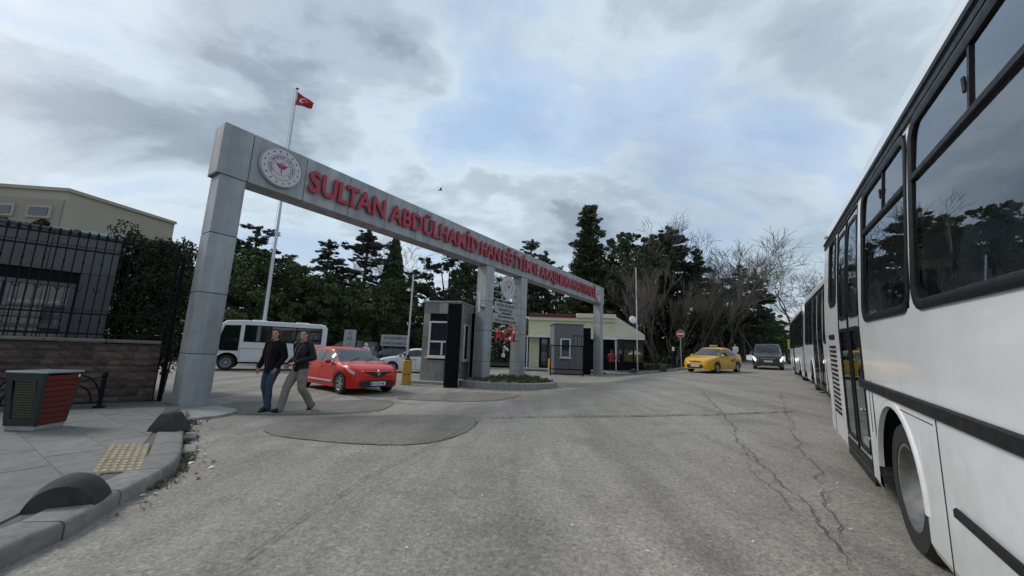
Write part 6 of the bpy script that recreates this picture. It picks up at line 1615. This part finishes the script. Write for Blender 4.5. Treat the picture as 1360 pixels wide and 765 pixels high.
    if fit.get('cover'):
        ball(b, (0, -.012, .02), 1, (.098, .112, .125), HM); ball(b, (0, -.02, -.13), 1, (.11, .10, .10), HM); c = MB()
    else:
        ball(b, (0, -.022, .045), 1, (.090, .100, .095), HM); ball(b, (0, -.055, -.02), 1, (.086, .062, .095), HM); ball(b, (.01, .035, .105), 1, (.062, .045, .032), HM)
        if fit.get('long'): ball(b, (0, -.07, -.08), 1, (.085, .05, .07), HM); ball(b, (.07, -.02, -.03), 1, (.025, .05, .07), HM); ball(b, (-.07, -.02, -.03), 1, (.025, .05, .07), HM)
    remesh(b, 'hair' if not fit.get('cover') else 'head_covering', fit['hair'], t_, voxel*1.1, 1)
    if voxel < .01 and not fit.get('cover'):
        b = MB()
        for s in (1, -1): ball(b, (s*.031, .084, .014), 1, (.013, .008, .006), HM, 6); ball(b, (s*.032, .090, .036), 1, (.022, .006, .005), HM, 6)
        b.build('eyes_and_brows', fit['hair'], t_, 60)
        if fit.get('moustache'): b = MB(); ball(b, (0, .093, -.042), 1, (.026, .010, .007), HM, 6); b.build('moustache', fit['hair'], t_, 60)
    return t_
mat('cloth_black', (.008, .008, .009), .8, 0, .25, 14, spec=.12); mat('leather_black', (.008, .008, .009), .45, 0, .2, 20, .3, 60, spec=.25); mat('cloth_navy', (.012, .014, .021), .85, 0, .2, 20, spec=.12)
mat('denim', (.030, .050, .090), .85, 0, .35, 9, .9, 9, bdist=.03); mat('cloth_khaki', (.19, .178, .15), .85, 0, .2, 9, .9, 8, bdist=.03); mat('hair_brown', (.040, .020, .010), .6, 0, .3, 40, .5, 120); mat('cloth_red', (.20, .012, .022), .75, 0, .2, 10); mat('cloth_white', (.55, .55, .56), .8, 0, .1, 10); mat('cloth_grey', (.13, .13, .135), .8, 0, .2, 10); mat('zip_brown', (.16, .05, .03), .5); mat('blue_grey', (.40, .48, .55), .8)
q = onground(362, 546)
person('man with wavy brown hair in an open black jacket and blue jeans', (q.x-.16, q.y+.05, q.z), R(163), dict(elbow=((.29, -.03, 1.17), (-.29, -.02, 1.17)), wrist=((.33, .05, .92), (-.27, .14, .94)), knee=((.10, .06, .52), (-.10, .12, .53)), ankle=((.15, -.13, .10), (-.13, .13, .09)), foot_pitch=(-8, 0), head_yaw=22, palm=((-1, .2, 0), (1, .2, 0))),
       dict(jacket='cloth_black', shirt='cloth_navy', shirt_hem=.80, trousers='denim', shoes='leather_black', hair='hair_brown', long=1, trim='zip_brown', hem=.80, moustache=1, leg_w=.95), 1.82)
q = onground(392, 547)
person('man in a black leather jacket and loose khaki trousers striding beside the man in jeans', (q.x-.02, q.y+.05, q.z), R(160), dict(elbow=((.28, -.10, 1.19), (-.30, -.04, 1.17)), wrist=((.27, .10, 1.0), (-.10, .24, 1.05)), knee=((.11, .20, .53), (-.11, .02, .51)), ankle=((.13, .30, .09), (-.12, -.28, .13)), foot_pitch=(10, -32), head_yaw=28, hand_dir=((0, .3, -.4), (.6, .3, .1)), palm=((-1, .2, 0), (0, -.4, -1))),
       dict(jacket='leather_black', shirt='cloth_black', trousers='cloth_khaki', shoes='leather_black', hair='hair_brown', hem=.90, trim='galv', leg_w=1.12), 1.82)
STAND = dict(elbow=((.26, -.02, 1.17), (-.26, -.02, 1.17)), wrist=((.24, .10, .96), (-.24, .10, .96)), knee=((.09, .02, .50), (-.09, .02, .50)), ankle=((.09, 0, .09), (-.09, 0, .09)))
WALK = dict(elbow=((.26, -.08, 1.18), (-.26, .05, 1.18)), wrist=((.25, -.06, .93), (-.25, .22, .97)), knee=((.09, .16, .51), (-.09, .0, .50)), ankle=((.09, .24, .09), (-.09, -.26, .12)), foot_pitch=(5, -25))
q = atd(812.5, 30.5); q.z = ground(q.x, q.y)+.14
person('person in a dark red jacket standing with their back turned, right of the far pillar', q, R(-10), STAND, dict(jacket='cloth_red', trousers='cloth_black', shoes='cloth_white', hair='hair_brown', hem=.80), 1.70, .016)
q = atd(825, 31.5); q.z = ground(q.x, q.y)+.14
person('person in black clothes beside the person in the dark red jacket', q, R(60), STAND, dict(jacket='cloth_black', trousers='cloth_black', shoes='cloth_white', hair='hair_brown', hem=.7), 1.70, .016)
q = atd(894.5, 30.5); q.z = ground(q.x, q.y)+.14
person('person in black with a white head covering standing left of the no entry sign', q, R(150), STAND, dict(jacket='cloth_black', trousers='cloth_black', shoes='cloth_black', hair='cloth_white', cover=1, hem=.35), 1.66, .016)
q = atd(485.5, 23.5); person('woman with a white headscarf and pale top walking behind the red car bonnet', q, R(170), WALK, dict(jacket='cloth_white', trousers='cloth_black', shoes='cloth_black', hair='cloth_white', cover=1, hem=.7), 1.66, .016)
q = atd(495.5, 22.5); person('shorter figure with grey head covering walking beside the woman in the white headscarf', q, R(170), WALK, dict(jacket='cloth_grey', trousers='cloth_grey', shoes='cloth_black', hair='cloth_grey', cover=1, hem=.6), 1.45, .016)
q = atd(977, 36); q.z = ground(q.x, q.y)+.14; person('dark figure on the far pavement behind the taxi roof', q, R(120), WALK, dict(jacket='blue_grey', trousers='cloth_black', shoes='cloth_black', hair='hair_brown', hem=.8), 1.72, .016)
# passengers sitting in the nearest bus
SIT = dict(elbow=((.25, .02, 1.20), (-.25, .02, 1.20)), wrist=((.20, .25, 1.08), (-.20, .25, 1.08)), knee=((.10, .42, .95), (-.10, .42, .95)), ankle=((.10, .44, .52), (-.10, .44, .52)))
BM = bus1.matrix_world
for s_, lb, ft in ((2.94, 'bus passenger in a pale blue-grey hooded top by the near window', dict(jacket='blue_grey', trousers='cloth_black', shoes='cloth_black', hair='blue_grey', cover=1, hem=.86)), (2.12, 'bus passenger with brown hair on the seat in front of the hooded one', dict(jacket='cloth_grey', trousers='cloth_black', shoes='cloth_black', hair='hair_brown', hem=.86))):
    ks = round((loc(s_)-3.14)/.82); xk = 3.14+.82*ks
    q = BM @ Vector((xk, .37, 1.06+.48-.86+.02)); t_ = person(lb, q, baz-R(90), SIT, ft, 1.72, .016, 'passengers inside the nearest bus')
# ================================================================== POLES, SIGNS, FLAG
mat('pole_white', (.50, .51, .52), .4, .2, .08, 4)
fpP = atd(366, 25.5, 0, 400); fpz = zat(394.5, 119, fpP)
fpP2 = atd(362, 25.5, 0, 460)
fg = thing('flagpole', 'tall white flagpole rising behind the gate beam', 'flagpole', (fpP.x, fpP.y, ground(fpP.x, fpP.y)))
# vertical pole: place so that the top meets the picture
d_ = pray(394.5, 119); hd_ = math.hypot(d_.x, d_.y); dist = 26.5; fx, fy = d_.x/hd_*dist, d_.y/hd_*dist; fz = CAMH+d_.z*dist/hd_
fg.location = (fx, fy, ground(fx, fy)); fH = fz-ground(fx, fy)
mb = MB(); mb.tube([(0, 0, 0), (0, 0, fH*.5), (0, 0, fH)], [.10, .075, .045], 12); mb.build('pole', 'pole_white', fg, 40)
mb = MB(); mb.lathe([(.06, 0), (.09, .03), (.07, .10), (0, .12)], 10, M=T(0, 0, fH)); mb.tube([(-.03, -.05, .02), (0.18, -.05, .05)], .02, 6, M=T(0, 0, fH)); mb.build('truck', 'black_plastic', fg)
mb = MB(); mb.tube([(-.09, -.06, fH), (-.12, -.07, fH*.4), (-.1, -.06, 1.2)], .008, 4); mb.build('halyard', 'cloth_grey', fg)
mat('flag_red', (.33, .012, .016), .7, 0, .15, 4)
fl_ = thing('flag', 'red flag with white crescent drooping from the top of the flagpole', 'flag', (fx, fy, fz-.15), R(8))
def fxy(u_, v): # u along fly 0..1, v down 0..1
    x = .05+u_*1.05*(1-.12*v); z = -v*.95*(1-.25*u_)-u_*.62*(1-.55*v); y = .10*math.sin(u_*7+v*2)*u_+.06*math.sin(v*5+u_*3); return Vector((x, y, z))
b = MB(); nu, nv = 16, 10; b.add([fxy(i/nu, j/nv) for j in range(nv+1) for i in range(nu+1)], [(j*(nu+1)+i, (j+1)*(nu+1)+i, (j+1)*(nu+1)+i+1, j*(nu+1)+i+1) for j in range(nv) for i in range(nu)]); fo = b.build('cloth', 'flag_red', fl_, 80)
cr_ = [(.40+.20*math.cos(a), .50+.26*math.sin(a)) for a in np.linspace(R(45), R(315), 14)]; ci_ = [(.445+.155*math.cos(a), .50+.20*math.sin(a)) for a in np.linspace(R(45), R(315), 14)]
for sgn in (-1, 1):
    b = MB(); o_ = Vector((0, sgn*.012, 0)); b.add([fxy(*p)+o_ for p in cr_]+[fxy(*p)+o_ for p in ci_], [(k, k+1, 15+k, 14+k) for k in range(13)]); b.build('crescent', 'plate_white', fl_)
    st = [];
    for k in range(10): a = k*math.pi/5+.3; r_ = (.085 if k % 2 == 0 else .034); st.append((.66+r_*.75*math.cos(a), .50+r_*math.sin(a)))
    b = MB(); b.add([fxy(*p)+o_ for p in st]+[fxy(.66, .5)+o_], [(k, (k+1) % 10, 10) for k in range(10)]); b.build('star', 'plate_white', fl_)
def pole(name, label, P, H, r=.05, cat='lamp post'):
    t_ = thing(name, label, cat, P); mb = MB(); mb.tube([(0, 0, 0), (0, 0, H*.5), (0, 0, H)], [r, r*.9, r*.8], 10); mb.build('pole', 'pole_white', t_, 40)
    mb = MB(); mb.lathe([(r*1.9, 0), (r*1.9, .03), (r*1.2, .05), (r*1.1, .2)], 10); mb.build('base', 'pole_white', t_); mb = MB(); mb.lathe([(r*.9, 0), (r*.9, .04), (0, .05)], 10, M=T(0, 0, H)); mb.build('cap', 'pole_white', t_); return t_
q = atd(541, 21); pole('white_pole', 'thin white pole left of the stone guard booth', q, zat(545, 365, q)-q.z, .055, 'pole')
q = atd(846.5, 32); q.z += .1; mpz = pole('mirror_pole', 'slim white pole carrying a round disc on the far pavement', q, zat(845, 356, q)-q.z, .055, 'pole')
zd_ = zat(840, 425, q)-q.z; mb = MB(); mb.lathe([(0, -.02), (.30, -.02), (.33, .0), (.31, .025), (.16, .06), (0, .075)], 24, M=T(-.36, -.1, zd_) @ rotx(R(78)) @ roty(R(8))); mb.build('disc', 'plate_white', mpz, 50)
mb = MB(); mb.tube([(0, 0, zd_), (-.34, -.06, zd_)], .02, 6); mb.build('arm', 'pole_white', mpz)
q = atd(904.5, 29.5); q.z += .14; ns = thing('no_entry_sign', 'round red no entry sign on a thin grey post beside the taxi', 'road sign', q, R(-16))
zs_ = zat(904.5, 443.5, q)-q.z
mb = MB(); mb.tube([(0, 0, 0), (0, 0, zs_+.3)], .03, 8); mb.build('post', 'galv', ns)
mat('sign_red', (.42, .02, .03), .4)
mb = MB(); mb.lathe([(0, 0), (.285, 0), (.295, .01), (.285, .02), (0, .02)], 28, M=T(0, -.05, zs_) @ rotx(R(90))); dc = mb.build('disc', 'sign_red', ns, 40)
mb = MB(); mb.box((0, -.074, zs_), (.42, .008, .10)); mb.build('white_bar', 'plate_white', dc)
n_ = 28; mb = MB(); mb.loft([[(q_*math.cos(2*math.pi*k/n_), -.073-dz_, zs_+q_*math.sin(2*math.pi*k/n_)) for k in range(n_)] for q_, dz_ in ((.268, 0), (.268, .003), (.288, .003), (.288, 0))], cap=False); mb.build('white_rim', 'plate_white', dc)
# banners in the car park
def banner(label, px0, px1, py0, py1, D, lines):
    P = atd((px0+px1)/2, D); z0, z1 = zat((px0+px1)/2, py1, P)-P.z, zat((px0+px1)/2, py0, P)-P.z; wd = (px1-px0)/FPX*D
    t_ = thing('sign_banner', label, 'sign', P, R(10)); mb = MB(); mb.box((0, 0, (z0+z1)/2), (wd, .06, z1-z0), ch=.01); bd = mb.build('board', 'board_grey', t_)
    for s in (-1, 1): mb = MB(); mb.tube([(s*wd*.42, .06, 0), (s*wd*.42, .06, z1)], .035, 6); mb.build('post', 'galv', t_)
    for k, l_ in enumerate(lines): wl = wd*.8*min(1, len(l_)/10+.25); text_on(bd, l_, (-wl/2, -.033, z1-(k+.85)*(z1-z0)/len(lines)*.92), (R(90), 0, 0), wl, (z1-z0)/len(lines)*.5)
    return t_
MATS['board_grey'].node_tree
banner('upright grey-white notice board behind the red car roof', 455, 470, 438, 462, 26, ['C', 'ACİL', '→'])
banner('wide white banner board above the parked cars left of the white pole', 505, 541, 445, 460, 27, ['SULTAN ABDÜLHAMİD HAN', 'HASTANESİ'])
# yellow sign, heap of bags and a low stone wall at the far side
q = atd(1050, 48); ys = thing('yellow_sign', 'yellow board on a post far down the road beside the farthest bus', 'sign', q); z1 = zat(1050, 451, q)-q.z
mat('sign_yellow', (.55, .50, .05), .5); mb = MB(); mb.box((0, 0, z1-.6), (.55, .05, 1.2), ch=.01); mb.build('board', 'sign_yellow', ys); mb = MB(); mb.tube([(0, .05, 0), (0, .05, z1)], .04, 6); mb.build('post', 'galv', ys)
mat('bag', (.02, .02, .021), .45, 0, .3, 8)
hp0 = atd(1060, 31)
for k, (dx, dy, r_, lb, m_) in enumerate(((0, 0, .45, 'black rubbish bag on the road beside the parked buses', 'bag'), (.75, .1, .36, 'smaller dark rubbish bag against the buses', 'bag'), (.45, -.35, .28, 'pale rubbish bag in front of the dark ones', 'concrete'))):
    x, y = hp0.x+dx, hp0.y+dy; b = MB(); rows = []
    for i in range(9):
        f = i/8; rows.append([(r_*(math.sin(math.pi*min(.97, f*.9+.1))**.7)*(1+.14*mnoise.noise(Vector((k*3+math.cos(a)*2, math.sin(a)*2, i*.7))))*math.cos(a)*1.2, r_*(math.sin(math.pi*min(.97, f*.9+.1))**.7)*math.sin(a), r_*1.2*f) for a in np.linspace(0, 2*math.pi, 15)[:-1]])
    b.loft(rows); tag(b.build('rubbish_bag', m_, None, 50, loc=(x, y, ground(x, y)+.01)), lb, 'bag', 'rubbish bags at the roadside')
# iron fence section and low stone wall beside the lean-to
q = atd(832, 35.5); lw = thing('retaining_wall', 'low rough stone wall running back from the cream building', 'wall', (q.x, q.y, ground(q.x, q.y)+.05), R(18)); rnd = random.Random(8)
mb = MB(); mb.box((2.8, .2, .35), (5.6, .3, .7)); mb.build('core', 'mortar', lw)
for r_ in range(3):
    x = 0
    while x < 5.5:
        l_ = rnd.uniform(.35, .6); mb = MB(); mb.box((x+l_/2, .03, .12+r_*.25), (l_-.02, .10, .23), ch=.03); mb.build('stone', 'coping', lw, 40); x += l_
f2 = thing('iron_fence', 'black iron fence panels behind the standing people near the cream building', 'fence', (q.x, q.y+.2, ground(q.x, q.y)+.7), R(18))
for k in range(7): mb = MB(); mb.box((k*.9, .2, .75), (.06, .06, 1.7)); mb.build('post', 'black_iron', f2)
for k in range(7): mb = MB(); mb.box((2.75, .2, .1+k*.23), (5.4, .03, .035)); mb.build('rail', 'black_iron', f2)
# a bird in the sky
d_ = pray(585, 252.5)*32; bd_ = thing('bird', 'small dark bird gliding in the sky above the lettering', 'bird', (d_.x, d_.y, CAMH+d_.z), R(25))
b = MB(); b.loft([[(x, w_*math.cos(a), w_*math.sin(a)*.8) for a in np.linspace(0, 2*math.pi, 9)[:-1]] for x, w_ in ((-.20, .01), (-.12, .035), (0, .05), (.12, .035), (.17, .022), (.21, .004))]); b.build('body', 'cloth_black', bd_, 60)
for s in (1, -1): b = MB(); b.loft([[(-.06, s*.02, .02), (.07, s*.02, .02), (.07, s*.02, .03), (-.06, s*.02, .03)], [(-.07, s*.22, .10), (.05, s*.22, .11), (.05, s*.22, .115), (-.07, s*.22, .105)], [(-.10, s*.42, .06), (-.07, s*.42, .06), (-.07, s*.42, .063), (-.10, s*.42, .063)]]); b.build('wing', 'cloth_black', bd_)
bpy.context.view_layer.update()
